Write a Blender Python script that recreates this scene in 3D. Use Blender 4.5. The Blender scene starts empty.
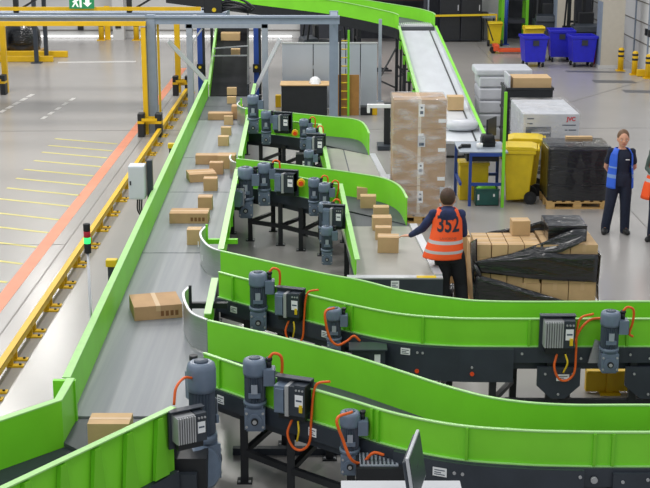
import bpy, bmesh, math, random
from mathutils import Vector, Matrix
random.seed(7)
SC = bpy.context.scene
COL = SC.collection
PI = math.pi
R = math.radians

# ------------------------------------------------------------------ camera
CAM_H, FOCAL, PITCH = 5.38, 1350.0, R(14.9)
_c, _s = math.cos(PITCH), math.sin(PITCH)
def at(px, py, h=0.0, Y=None):
    """survey helper: a point of the photograph on the level z = h (or at distance Y), in metres"""
    a, b = px - 325, 244 - py
    d = Vector((a, FOCAL * _c + b * _s, -FOCAL * _s + b * _c))
    t = (h - CAM_H) / d.z if Y is None else Y / d.y
    return Vector((t * d.x, t * d.y, CAM_H + t * d.z))
cam = bpy.data.cameras.new('camera')
cam.sensor_fit = 'HORIZONTAL'; cam.sensor_width = 36; cam.lens = FOCAL / 650 * 36
cam.clip_end = 300
co = bpy.data.objects.new('camera', cam); COL.objects.link(co)
co.location = (0, 0, CAM_H); co.rotation_euler = (PI / 2 - PITCH, 0, 0)
SC.camera = co

# ------------------------------------------------------------------ materials
def lin(h):
    h = h.lstrip('#'); v = [int(h[i:i + 2], 16) / 255 for i in (0, 2, 4)]
    return tuple(x / 12.92 if x <= .04045 else ((x + .055) / 1.055) ** 2.4 for x in v) + (1,)
MATS = {}
def mat(name, col, rough=.5, metal=0.0, var=.0, scale=8.0, bump=0.0, bscale=40, stretch=(1, 1, 1), coat=0.0, emit=0, alpha=None, spec=.5, col2=None):
    m = bpy.data.materials.new(name); m.use_nodes = True
    nt = m.node_tree; b = nt.nodes['Principled BSDF']
    b.inputs['Base Color'].default_value = lin(col)
    b.inputs['Roughness'].default_value = rough; b.inputs['Metallic'].default_value = metal
    b.inputs['Coat Weight'].default_value = coat
    b.inputs['Specular IOR Level'].default_value = spec
    tc = nt.nodes.new('ShaderNodeTexCoord'); mp = nt.nodes.new('ShaderNodeMapping')
    mp.inputs['Scale'].default_value = stretch
    nt.links.new(tc.outputs['Object'], mp.inputs['Vector'])
    if var > 0 or col2:
        n = nt.nodes.new('ShaderNodeTexNoise'); n.inputs['Scale'].default_value = scale; n.inputs['Detail'].default_value = 5
        nt.links.new(mp.outputs['Vector'], n.inputs['Vector'])
        r = nt.nodes.new('ShaderNodeMapRange'); r.inputs['From Min'].default_value = .3; r.inputs['From Max'].default_value = .7
        nt.links.new(n.outputs['Fac'], r.inputs['Value'])
        mx = nt.nodes.new('ShaderNodeMix'); mx.data_type = 'RGBA'
        a = lin(col)
        if col2: a2 = lin(col2); a1 = a
        else:
            a1 = tuple(min(1, x * (1 + var)) for x in a[:3]) + (1,); a2 = tuple(x * (1 - var) for x in a[:3]) + (1,)
        mx.inputs['A'].default_value = a1; mx.inputs['B'].default_value = a2
        nt.links.new(r.outputs['Result'], mx.inputs['Factor']); nt.links.new(mx.outputs['Result'], b.inputs['Base Color'])
    if bump > 0:
        n2 = nt.nodes.new('ShaderNodeTexNoise'); n2.inputs['Scale'].default_value = bscale; n2.inputs['Detail'].default_value = 4
        nt.links.new(mp.outputs['Vector'], n2.inputs['Vector'])
        bp = nt.nodes.new('ShaderNodeBump'); bp.inputs['Strength'].default_value = bump; bp.inputs['Distance'].default_value = .02
        nt.links.new(n2.outputs['Fac'], bp.inputs['Height']); nt.links.new(bp.outputs['Normal'], b.inputs['Normal'])
    if emit:
        b.inputs['Emission Color'].default_value = lin(col); b.inputs['Emission Strength'].default_value = emit
    if alpha is not None:
        n3 = nt.nodes.new('ShaderNodeTexNoise'); n3.inputs['Scale'].default_value = 3; n3.inputs['Detail'].default_value = 8
        mp3 = nt.nodes.new('ShaderNodeMapping'); mp3.inputs['Scale'].default_value = (1, 1, 2.6); mp3.inputs['Rotation'].default_value = (0, .3, 0)
        nt.links.new(tc.outputs['Object'], mp3.inputs['Vector']); nt.links.new(mp3.outputs['Vector'], n3.inputs['Vector'])
        r3 = nt.nodes.new('ShaderNodeMapRange'); r3.inputs['From Min'].default_value = .45; r3.inputs['From Max'].default_value = .75
        r3.inputs['To Min'].default_value = alpha[0]; r3.inputs['To Max'].default_value = alpha[1]
        nt.links.new(n3.outputs['Fac'], r3.inputs['Value']); nt.links.new(r3.outputs['Result'], b.inputs['Alpha'])
    MATS[name] = m
    return m
GREEN = mat('green_paint', '#82dc30', .42, var=.06, scale=2)
GREEN2 = mat('green_paint_deep', '#74ca28', .45, var=.06, scale=2)
FLANGE = mat('green_edge_highlight', '#a6dc86', .35, var=.05)  # paler green puts a lit highlight into the colour of folded edges
DARK = mat('dark_frame', '#333a43', .45, var=.12, scale=4)
BLACK = mat('black_steel', '#1d2024', .5, var=.15)
RUBBER = mat('black_rubber', '#15171a', .7)
MOTOR = mat('motor_blue_grey', '#6b7a8d', .36, var=.1, scale=12)
MOTORD = mat('motor_dark_grey', '#4a5563', .42, var=.12, scale=12)  # darker grey for finned bodies, box lids and fan centres
ALU = mat('cast_aluminium', '#b4b6b8', .4, .35, var=.06)
STEEL = mat('brushed_steel', '#b9babd', .3, .75, var=.08, stretch=(1, 1, 14))
STEELP = mat('pale_steel_rail', '#c9cbcf', .35, .3)
GALV = mat('galvanised_grey', '#a4adb8', .45, .2, var=.06)
GREYBLUE = mat('grey_blue_paint', '#8592a3', .5, var=.05)
ORANGE = mat('orange_cable', '#e8641c', .45)
YELLOWC = mat('yellow_cable', '#e2c21c', .45)
YELLOW = mat('yellow_paint', '#e3b60c', .45, var=.08, scale=3)
YBIN = mat('yellow_plastic', '#dcbf18', .42, var=.06)
BLUEP = mat('blue_plastic', '#2426c4', .42, var=.08)
BLUEF = mat('blue_paint', '#24489c', .45)
GBIN = mat('dark_green_plastic', '#1f5650', .45, var=.1)
WHITE = mat('white_sheet', '#e9eaec', .5)
LABEL = mat('white_label', '#eef0f2', .5)
PRINT = mat('dark_print', '#4a5568', .6)
RED = mat('red_print', '#cc2436', .5)
PRINT2 = mat('navy_print', '#1c2436', .6)
CARD = mat('cardboard', '#c6a67a', .75, var=.07, scale=5, bump=.08)
CARD2 = mat('cardboard_brown', '#b8946c', .75, var=.08, scale=5, bump=.08)
CARDF = mat('cardboard_greyish', '#b0906c', .7, var=.08, scale=5)
CARDP = mat('cardboard_pale', '#d2b080', .75, var=.06, scale=5)
TAPE = mat('packing_tape', '#c9aa80', .4)
TAPEW = mat('pale_tape', '#dccfba', .28, coat=.3)
WOOD = mat('pallet_wood', '#c9a468', .75, var=.16, scale=9, stretch=(1, 6, 6))
FILM = mat('black_stretch_film', '#141519', .16, coat=.5, var=.2, scale=6, bump=.9, bscale=7, stretch=(1, 1, 3.5), spec=.6)
FILMO = mat('olive_film_over_card', '#4c431c', .3, var=.3, scale=5, bump=.5, bscale=8)
CLEAR = mat('clear_stretch_film', '#f0f0f0', .2, bump=.5, bscale=9, alpha=(.05, .42))
WPACK = mat('white_wrapped_goods', '#c6c9d0', .35, var=.06, scale=4, bump=.4, bscale=9)
BEIGE = mat('beige_column', '#c3bcae', .6, var=.03)
WALLM = mat('wall_panel', '#c9c9c8', .55, var=.03, scale=1)
WALLD = mat('dark_panel', '#31343c', .6, var=.1)
GLOWG = mat('green_lamp', '#38d870', .3, emit=1.0)
GLOWR = mat('red_lamp', '#b0182c', .3)
DAY = mat('daylight_gap', '#ffffff', .5, emit=1.0)
SIGNG = mat('sign_green', '#1f8a55', .45, emit=.15)
SIGNW = mat('sign_white', '#eef6ee', .45, emit=.3)
PAPER = mat('paper_white', '#c9cbcf', .6)
REFL = mat('orange_reflector', '#f0501c', .3)
STRIPE = mat('orange_floor_paint', '#d98a6a', .5, var=.06, scale=3)
YLINE = mat('yellow_floor_paint', '#cdc56c', .5, var=.1, scale=3)
WLINE = mat('white_floor_paint', '#c9c7c4', .45)
BROWN = mat('brown_board', '#a8783c', .6, var=.08)
PANEL = mat('grey_panel', '#b4bcc6', .45, var=.03, scale=2)
SLIDE = mat('pale_slider_plate', '#9f9d95', .4, .1, var=.06, scale=3)
CHUTE = mat('white_chute_bed', '#ccd0d6', .3, var=.07, scale=4, stretch=(1, .3, 1))
SKIN = mat('skin', '#d9a184', .5)
BAR = mat('pale_bar', '#d6d9de', .5)
CABG = mat('cabinet_grey', '#d0d6dc', .45)
HAIR = mat('brown_hair', '#4a3426', .6, var=.2, scale=30)
NAVY = mat('navy_cloth', '#1b2338', .85, var=.15, scale=20, bump=.2)
NAVYJ = mat('navy_jacket', '#26305a', .8, var=.4, scale=9)
BLKCL = mat('black_cloth', '#16181d', .85, var=.15, scale=20)
VESTO = mat('orange_vest', '#ff5a1c', .6, var=.05, scale=9, bump=.25, bscale=12)
VESTB = mat('blue_vest', '#2f64dc', .6, var=.06, scale=9, bump=.25, bscale=12)
BAND = mat('silver_band', '#c3c0c2', .35)
BANDB = mat('pale_blue_band', '#7f9fd8', .4)
SHOE = mat('black_shoe', '#1a1b1e', .5)
WHITEE = mat('eye_white', '#f0efec', .3)

def belt_mat(name, c1, c2, rough=.45):
    m = mat(name, c1, rough, var=.0, col2=c2, scale=2.2, stretch=(5, .12, 1))
    return m
BELT = belt_mat('grey_belt', '#767b82', '#8c8f93', .42)
BELTD = mat('dark_belt', '#4c5056', .55, var=.08, stretch=(5, .2, 1))
BELTK = mat('black_belt', '#1b1c1f', .85, var=.1, spec=.15)
BELTN = mat('navy_black_belt', '#2b2f3a', .5, var=.1)

# ------------------------------------------------------------------ mesh builder
class MB:
    def __init__(s): s.v = []; s.f = []; s.m = []; s.sm = []; s.mats = []
    def mi(s, m):
        if m not in s.mats: s.mats.append(m)
        return s.mats.index(m)
    def add(s, vs, fs, m, smooth=False, M=None):
        o = len(s.v); k = s.mi(m)
        for p in vs:
            p = Vector(p); s.v.append(M @ p if M else p)
        for f in fs:
            s.f.append([i + o for i in f]); s.m.append(k); s.sm.append(smooth)
    def box(s, x0, x1, y0, y1, z0, z1, m, M=None):
        vs = [(x, y, z) for z in (z0, z1) for y in (y0, y1) for x in (x0, x1)]
        s.add(vs, [(0, 2, 3, 1), (4, 5, 7, 6), (0, 1, 5, 4), (2, 6, 7, 3), (0, 4, 6, 2), (1, 3, 7, 5)], m, False, M)
        return s
    def bar(s, p0, p1, w, h, m, up=(0, 0, 1)):
        p0, p1 = Vector(p0), Vector(p1); d = (p1 - p0); L = d.length; d.normalize()
        u = Vector(up)
        if abs(d.dot(u)) > .98: u = Vector((0, 1, 0))
        x = d.cross(u).normalized(); z = x.cross(d)
        M = Matrix((x, d, z)).transposed().to_4x4(); M.translation = p0
        return s.box(-w / 2, w / 2, 0, L, -h / 2, h / 2, m, M)
    def cyl(s, p0, p1, r0, m, r1=None, n=18, caps=True):
        r1 = r0 if r1 is None else r1
        p0, p1 = Vector(p0), Vector(p1); d = (p1 - p0).normalized()
        u = Vector((0, 0, 1)) if abs(d.z) < .9 else Vector((1, 0, 0))
        a = d.cross(u).normalized(); b = d.cross(a)
        vs = []
        for p, r in ((p0, r0), (p1, r1)):
            for i in range(n):
                t = 2 * PI * i / n; vs.append(p + (a * math.cos(t) + b * math.sin(t)) * r)
        s.add(vs, [(i, (i + 1) % n, n + (i + 1) % n, n + i) for i in range(n)], m, True)
        if caps:
            s.add(vs[:n], [tuple(range(n))], m); s.add(vs[n:], [tuple(range(n))[::-1]], m)
        return s
    def lathe(s, prof, m, c=(0, 0, 0), n=20, ridges=0, depth=0):
        vs = []; c = Vector(c)
        for r, z in prof:
            for i in range(n):
                t = 2 * PI * i / n; rr = r
                if ridges and i % 2: rr = r - depth
                vs.append(c + Vector((rr * math.cos(t), rr * math.sin(t), z)))
        fs = []
        for k in range(len(prof) - 1):
            for i in range(n): fs.append((k * n + i, k * n + (i + 1) % n, (k + 1) * n + (i + 1) % n, (k + 1) * n + i))
        s.add(vs, fs, m, not ridges)
        s.add(vs[:n], [tuple(range(n))[::-1]], m); s.add(vs[-n:], [tuple(range(n))], m)
        return s
    def tube(s, pts, r, m, n=8, rr=None):
        pts = [Vector(p) for p in pts]; vs = []
        a = None
        for i, p in enumerate(pts):
            d = (pts[min(i + 1, len(pts) - 1)] - pts[max(i - 1, 0)]).normalized()
            if a is None:
                u = Vector((0, 0, 1)) if abs(d.z) < .9 else Vector((1, 0, 0)); a = d.cross(u).normalized()
            a = (a - d * a.dot(d)).normalized(); b = d.cross(a)
            q = rr[i] if rr else r
            for k in range(n):
                t = 2 * PI * k / n; vs.append(p + (a * math.cos(t) + b * math.sin(t)) * q)
        fs = []
        for i in range(len(pts) - 1):
            for k in range(n): fs.append((i * n + k, i * n + (k + 1) % n, (i + 1) * n + (k + 1) % n, (i + 1) * n + k))
        s.add(vs, fs, m, True); s.add(vs[:n], [tuple(range(n))[::-1]], m); s.add(vs[-n:], [tuple(range(n))], m)
        return s
    def ball(s, c, r, m, n=12, sc=(1, 1, 1)):
        c = Vector(c); vs = [c + Vector((0, 0, r * sc[2]))]; h = n // 2
        for j in range(1, h):
            p = PI * j / h
            for i in range(n):
                t = 2 * PI * i / n
                vs.append(c + Vector((r * sc[0] * math.sin(p) * math.cos(t), r * sc[1] * math.sin(p) * math.sin(t), r * sc[2] * math.cos(p))))
        vs.append(c - Vector((0, 0, r * sc[2])))
        fs = [(0, 1 + i, 1 + (i + 1) % n) for i in range(n)]
        for j in range(h - 2):
            for i in range(n):
                a = 1 + j * n; fs.append((a + i, a + n + i, a + n + (i + 1) % n, a + (i + 1) % n))
        a = 1 + (h - 2) * n; e = len(vs) - 1
        fs += [(a + i, e, a + (i + 1) % n) for i in range(n)]
        s.add(vs, fs, m, True); return s
    def rings(s, rings, m, n=20, cap=True):
        """rings: (cx, cy, z, rx, ry)"""
        vs = []
        for cx, cy, z, rx, ry in rings:
            for i in range(n):
                t = 2 * PI * i / n; vs.append((cx + rx * math.cos(t), cy + ry * math.sin(t), z))
        fs = []
        for k in range(len(rings) - 1):
            for i in range(n): fs.append((k * n + i, k * n + (i + 1) % n, (k + 1) * n + (i + 1) % n, (k + 1) * n + i))
        s.add(vs, fs, m, True)
        if cap: s.add(vs[:n], [tuple(range(n))[::-1]], m, True); s.add(vs[-n:], [tuple(range(n))], m, True)
        return s
    def sweep(s, path, prof, m, closed_prof=True, smooth=False, caps=True):
        """path: (x, y) or (x, y, dz); prof: list of (n, z) or function(t)->list; n to the left of travel"""
        P = [Vector((p[0], p[1], p[2] if len(p) > 2 else 0)) for p in path]; N = len(P)
        vs = []; k = None
        for i in range(N):
            d = (P[min(i + 1, N - 1)] - P[max(i - 1, 0)]); d.z = 0; d.normalize(); nl = Vector((-d.y, d.x, 0))
            pr = prof(i / (N - 1)) if callable(prof) else prof; k = len(pr)
            for a, z in pr: vs.append(P[i] + nl * a + Vector((0, 0, z)))
        fs = []; kk = k if closed_prof else k - 1
        for i in range(N - 1):
            for j in range(kk): fs.append((i * k + j, i * k + (j + 1) % k, (i + 1) * k + (j + 1) % k, (i + 1) * k + j))
        s.add(vs, fs, m, smooth)
        if caps and closed_prof: s.add(vs[:k], [tuple(range(k))], m); s.add(vs[-k:], [tuple(range(k))[::-1]], m)
        return s
    def slab(s, A, B, z1, z0, m):
        """ribbon between two equal-length polylines A and B (x, y[, dz])"""
        n = len(A); vs = []
        for q, z in ((A, z1), (B, z1), (B, z0), (A, z0)):
            vs += [(p[0], p[1], z + (p[2] if len(p) > 2 else 0)) for p in q]
        fs = []
        for i in range(n - 1):
            for a in range(4):
                b = (a + 1) % 4; fs.append((a * n + i, b * n + i, b * n + i + 1, a * n + i + 1))
        fs += [(0, 3 * n, 2 * n, n), (n - 1, 2 * n - 1, 3 * n - 1, 4 * n - 1)]
        s.add(vs, fs, m); return s
    def prism(s, poly, z0, z1, m, M=None):
        n = len(poly); vs = [(x, y, z0) for x, y in poly] + [(x, y, z1) for x, y in poly]
        s.add(vs, [tuple(range(n))[::-1], tuple(range(n, 2 * n))] + [(i, (i + 1) % n, n + (i + 1) % n, n + i) for i in range(n)], m, False, M); return s
    def mesh(s, name, off=(0, 0, 0)):
        me = bpy.data.meshes.new(name); off = Vector(off)
        me.from_pydata([tuple(p - off) for p in s.v], [], s.f)
        for m in s.mats: me.materials.append(m)
        me.polygons.foreach_set('material_index', s.m); me.polygons.foreach_set('use_smooth', s.sm)
        bm = bmesh.new(); bm.from_mesh(me); bmesh.ops.remove_doubles(bm, verts=bm.verts, dist=1e-5)
        bmesh.ops.recalc_face_normals(bm, faces=bm.faces); bm.to_mesh(me); bm.free()
        me.update(); return me

ROOTLOC = {}
def link(name, data):
    o = bpy.data.objects.new(name, data); COL.objects.link(o); return o
def props(o, label=None, cat=None, group=None, kind=None):
    if label: o['label'] = label
    if cat: o['category'] = cat
    if group: o['group'] = group
    if kind: o['kind'] = kind
    return o
def thing(name, label, cat, loc=(0, 0, 0), rotz=0, group=None):
    o = link(name, None); o.empty_display_size = .1; o.location = loc; o.rotation_euler = (0, 0, rotz)
    ROOTLOC[o.name] = Vector(loc)
    return props(o, label, cat, group)
def bev(o, w):
    if w:
        m = o.modifiers.new('bevel', 'BEVEL'); m.width = w; m.segments = 2; m.limit_method = 'ANGLE'; m.angle_limit = R(40)
def rootloc(p):
    return ROOTLOC.get(p.name, Vector((0, 0, 0)))
def part(name, mb, parent, world=False, label=None, bevel=0, at_=None, rot=None, kind=None):
    """mesh part; world=True: the builder holds world coordinates"""
    me = mb if isinstance(mb, bpy.types.Mesh) else mb.mesh(name, rootloc(parent) if world else (0, 0, 0))
    o = link(name, me); o.parent = parent
    ROOTLOC[o.name] = rootloc(parent) if world else Vector((0, 0, 0))
    if at_ is not None: o.location = at_
    if rot is not None: o.rotation_euler = rot
    bev(o, bevel)
    return props(o, label, kind=kind)
def top(name, mb, label, cat, group=None, origin=(0, 0, 0), bevel=0, rotz=0, loc=None, kind=None):
    me = mb if isinstance(mb, bpy.types.Mesh) else mb.mesh(name, origin)
    o = link(name, me); o.location = loc if loc is not None else origin; o.rotation_euler = (0, 0, rotz)
    ROOTLOC[o.name] = Vector(o.location)
    bev(o, bevel)
    return props(o, label, cat, group, kind)
def struct(name, mb, parent=None, label=None):
    o = link(name, mb.mesh(name)); o['kind'] = 'structure'
    if label: o['label'] = label
    if parent: o.parent = parent
    ROOTLOC[o.name] = Vector((0, 0, 0))
    return o
def cr(pts, n=8):
    """smooth curve through points"""
    P = [Vector(p if len(p) > 2 else (p[0], p[1], 0)) for p in pts]; P = [P[0] * 2 - P[1]] + P + [P[-1] * 2 - P[-2]]
    out = []
    for i in range(1, len(P) - 2):
        for k in range(n):
            t = k / n; a, b, c, d = P[i - 1], P[i], P[i + 1], P[i + 2]
            out.append(.5 * ((2 * b) + (c - a) * t + (2 * a - 5 * b + 4 * c - d) * t * t + (3 * b - a - 3 * c + d) * t ** 3))
    out.append(P[-2]); return out
def resample(path, n):
    P = [Vector(p if len(p) > 2 else (p[0], p[1], 0)) for p in path]
    L = [0]
    for a, b in zip(P, P[1:]): L.append(L[-1] + (b - a).length)
    out = []; j = 0
    for i in range(n):
        t = L[-1] * i / (n - 1)
        while j < len(L) - 2 and L[j + 1] < t: j += 1
        q = (t - L[j]) / max(1e-9, L[j + 1] - L[j]); out.append(P[j].lerp(P[j + 1], min(1, q)))
    return out
def near_x(path, x):
    """point and direction on a plan path where it crosses X = x"""
    for a, b in zip(path, path[1:]):
        if (a.x - x) * (b.x - x) <= 0 and abs(b.x - a.x) > 1e-6:
            t = (x - a.x) / (b.x - a.x); return a.lerp(b, t), (b - a).normalized()
    return (path[-1], (path[-1] - path[-2]).normalized())
def clip_x(path, x0, x1):
    return [p for p in path if x0 <= p.x <= x1]
def fuse(mb, voxel, smooth=4, name='fused'):
    me = mb.mesh(name + '_tmp'); o = link(name + '_tmp', me)
    r = o.modifiers.new('r', 'REMESH'); r.mode = 'VOXEL'; r.voxel_size = voxel; r.use_smooth_shade = True
    if smooth:
        s = o.modifiers.new('s', 'SMOOTH'); s.iterations = smooth; s.factor = .5
    dg = bpy.context.evaluated_depsgraph_get()
    out = bpy.data.meshes.new_from_object(o.evaluated_get(dg)); out.name = name
    out.materials.clear()
    for m in mb.mats: out.materials.append(m)
    for p in out.polygons: p.use_smooth = True; p.material_index = 0
    bpy.data.objects.remove(o); bpy.data.meshes.remove(me)
    return out
def text_mesh(txt, size, m, ext=.002, bold=0.0, name='lettering'):
    cu = bpy.data.curves.new(name, 'FONT'); cu.body = txt; cu.size = size; cu.extrude = ext; cu.offset = bold
    cu.align_x = 'CENTER'; cu.align_y = 'CENTER'
    o = link(name + '_tmp', cu); dg = bpy.context.evaluated_depsgraph_get()
    me = bpy.data.meshes.new_from_object(o.evaluated_get(dg)); me.name = name
    bpy.data.objects.remove(o); bpy.data.curves.remove(cu)
    me.materials.clear(); me.materials.append(m)
    return me
# ------------------------------------------------------------------ the hall
b = MB(); b.box(-22, 14, 1, 49.6, -.2, 0, mat('polished_concrete', '#a3a09d', .24, var=.035, scale=.7))
floor = struct('floor', b)
def fmark(name, polys, m):
    q = MB()
    for p in polys: q.prism(p, .0005, .003, m)
    o = struct(name, q, floor); return o
def strip(x0, y0, x1, y1, w):
    d = Vector((x1 - x0, y1 - y0)).normalized(); n = Vector((-d.y, d.x)) * w / 2
    return [(x0 + n.x, y0 + n.y), (x0 - n.x, y0 - n.y), (x1 - n.x, y1 - n.y), (x1 + n.x, y1 + n.y)]
fmark('trim_1', [strip(-4.33, 12, -4.3, 41, .2)], STRIPE)
bay = []
for px, py in ((101, 166.8), (93, 176), (87, 185.4), (80, 195.5), (70, 206.4), (60, 220), (48, 232.8), (36.5, 247.3), (22, 264), (7, 282.5), (107, 158), (112, 151), (117, 144)):
    p = at(px, py); bay.append(strip(p.x, p.y, p.x - 1.45, p.y + .62, .07))
fmark('trim_2', bay, YLINE)
def seg(a, c, w): return strip(at(*a).x, at(*a).y, at(*c).x, at(*c).y, w)
fmark('trim_3', [seg((0 + 7 * i, 112.5 - 3.9 * i), (5 + 7 * i, 109.8 - 3.9 * i), .12) for i in range(5)] + [seg((42 + 7 * i, 119 - 4.6 * i), (46 + 7 * i, 116.5 - 4.6 * i), .1) for i in range(5)] + [seg((58, 62.5), (136, 61.5), .3)], WLINE)
jd = mat('floor_joint', '#77736f', .5)
fmark('trim_14', [[(7.6, 37.85), (8.75, 37.75), (8.75, 38.3), (7.6, 38.4)], [(8.05, 36.0), (9.4, 35.8), (9.4, 36.3), (8.05, 36.5)], [(7.2, 40.1), (8.9, 39.9), (8.9, 40.2), (7.2, 40.4)]], mat('dark_floor_patch', '#5d5e63', .45))  # flat darker rectangles on the floor near the right wall
fmark('trim_4', [strip(-4.02, 10, -4.02, 48, .02), strip(-12, 30, 9, 30.6, .02), strip(3.2, 30, 9.2, 38.5, .03), strip(5.2, 12, 5.3, 49, .02), strip(-12, 20, -4, 20.2, .015)], jd)

b = MB(); b.box(-22, -.9, 49.4, 49.6, 0, 10, WALLM); b.box(-.9, 9.9, 49.4, 49.6, 0, 10, mat('far_wall_grey', '#6a6d74', .6))
for z in (.26, .62, 1.0, 1.4, 1.8): b.box(-22, 3.2, 49.37, 49.4, z, z + .035, MATS['floor_joint'])
b.box(-12.5, 9.9, 49.35, 49.4, 2.2, 2.5, WALLD)
wall_back = struct('wall_back', b)
b = MB(); b.box(9.6, 9.8, 34, 49.4, 0, 9, mat('dock_door_white', '#e0e1e2', .5))
for y in (36.2, 37.7, 39.0, 40.2, 42, 44, 46): b.box(9.57, 9.6, y, y + .1, 0, 4.5, GREYBLUE)
for z in (.75, 1.35, 1.95): b.box(9.58, 9.6, 34, 49, z, z + .03, MATS['floor_joint'])
wall_right = struct('wall_right', b)
b = MB(); b.box(-13, -7.6, 49.33, 49.36, .03, .09, DAY); b.box(-6.7, -4.7, 49.33, 49.36, .03, .09, DAY); b.box(-4.6, -1.2, 49.33, 49.36, .03, .08, DAY)
struct('trim_5', b, wall_back, 'bright daylight gap under the dock doors')
b = MB(); b.box(-.9, 9.9, 49.2, 49.33, 0, 3, WALLD); struct('wall_back_dark', b, wall_back).name = 'trim_15'
for i, (x0, x1, y) in enumerate(((8.3, 9.0, 40.9), (7.85, 8.45, 46.3))):
    b = MB(); b.box(x0, x1, y, y + .6, 0, 4.5, BEIGE); b.box(x0 - .01, x1 + .01, y - .01, y + .61, 0, .1, WALLM); b.box(x0 - .006, x0 + .03, y - .006, y + .606, .1, 2, GREYBLUE)
    struct('trim_%d' % (6 + i), b, None, 'beige building column')
    for o in (bpy.data.objects['trim_%d' % (6 + i)],): pass

# ------------------------------------------------------------------ conveyors
ZB, ZT, ZL = .75, 1.12, .68
def flanged(o, z0, z1, w=.055):
    return [(0, z0), (0, z1), (o * w, z1), (o * w, z1 - .014), (o * .018, z1 - .014), (o * .018, z0)]
def wall(name, path, o, z0, z1, parent, m=GREEN, m2=FLANGE, w=.05, foot=False, ribs=(), ribw=.05):
    """painted sheet-steel side wall with a folded top edge, coloured paler as if lit"""
    q = MB()
    f = (lambda t: [(0, z0), (0, z1(t) - .002), (o * .018, z1(t) - .002), (o * .018, z0)]) if callable(z1) else [(0, z0), (0, z1 - .002), (o * .018, z1 - .002), (o * .018, z0)]
    q.sweep(path, f, m)
    g = (lambda t: [(-o * .003, z1(t) - .002), (-o * .003, z1(t) + .01), (o * w, z1(t) + .01), (o * w, z1(t) - .002)]) if callable(z1) else [(-o * .003, z1 - .002), (-o * .003, z1 + .01), (o * w, z1 + .01), (o * w, z1 - .002)]
    q.sweep(path, g, m2)
    if foot: q.sweep(path, [(o * .018, z0), (o * .018, z0 + .008), (o * .045, z0 + .008), (o * .045, z0)], m2)
    ob = part(name, q, parent, True)
    for t in ribs:
        i = min(len(path) - 2, int(t * (len(path) - 1))); d = (path[i + 1] - path[i]).normalized(); n = Vector((-d.y, d.x, 0)) * o
        p = path[i]; r = MB(); zz = z1(t) if callable(z1) else z1
        r.bar(p + n * .03 + Vector((0, 0, z0 + .01)), p + n * .03 + Vector((0, 0, zz - .004)), ribw, .03, GREEN2, (n.x, n.y, 0))
        part('stiffener', r, ob, True)
    return ob
def leg(parent, x, y, zt, w=.07, name='leg', m=BLACK):
    q = MB(); q.box(x - w / 2, x + w / 2, y - w / 2, y + w / 2, .012, zt, m); q.box(x - w, x + w, y - w, y + w, 0, .012, m)
    for s in (-1, 1): q.cyl((x + s * w * .7, y - w * .7, .012), (x + s * w * .7, y - w * .7, .03), .012, ALU, n=8)
    return part(name, q, parent, True)
def plate(parent, p, n, w, h, m=LABEL, name='label_plate', lines=True):
    """small sticker standing on a vertical face whose outward normal is n"""
    n = Vector(n).normalized(); x = Vector((-n.y, n.x, 0)); x = x if x.x > 0 else -x
    M = Matrix((x, -n, Vector((0, 0, 1)))).transposed().to_4x4(); M.translation = Vector(p)
    q = MB(); q.box(-w / 2, w / 2, -.002, .002, -h / 2, h / 2, m, M)
    if lines:
        for k in (.22, -.05, -.28): q.box(-w * .38, w * (.1 if k == -.05 else .36), -.0035, -.002, h * k - h * .05, h * k + h * .05, PRINT, M)
    return part(name, q, parent, True)
def bolts(parent, pts, n, r=.012, m=ALU, name='bolt'):
    for p in pts:
        q = MB(); p = Vector(p); q.cyl(p, p + Vector(n).normalized() * .012, r, m, n=10); part(name, q, parent, True)

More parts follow.
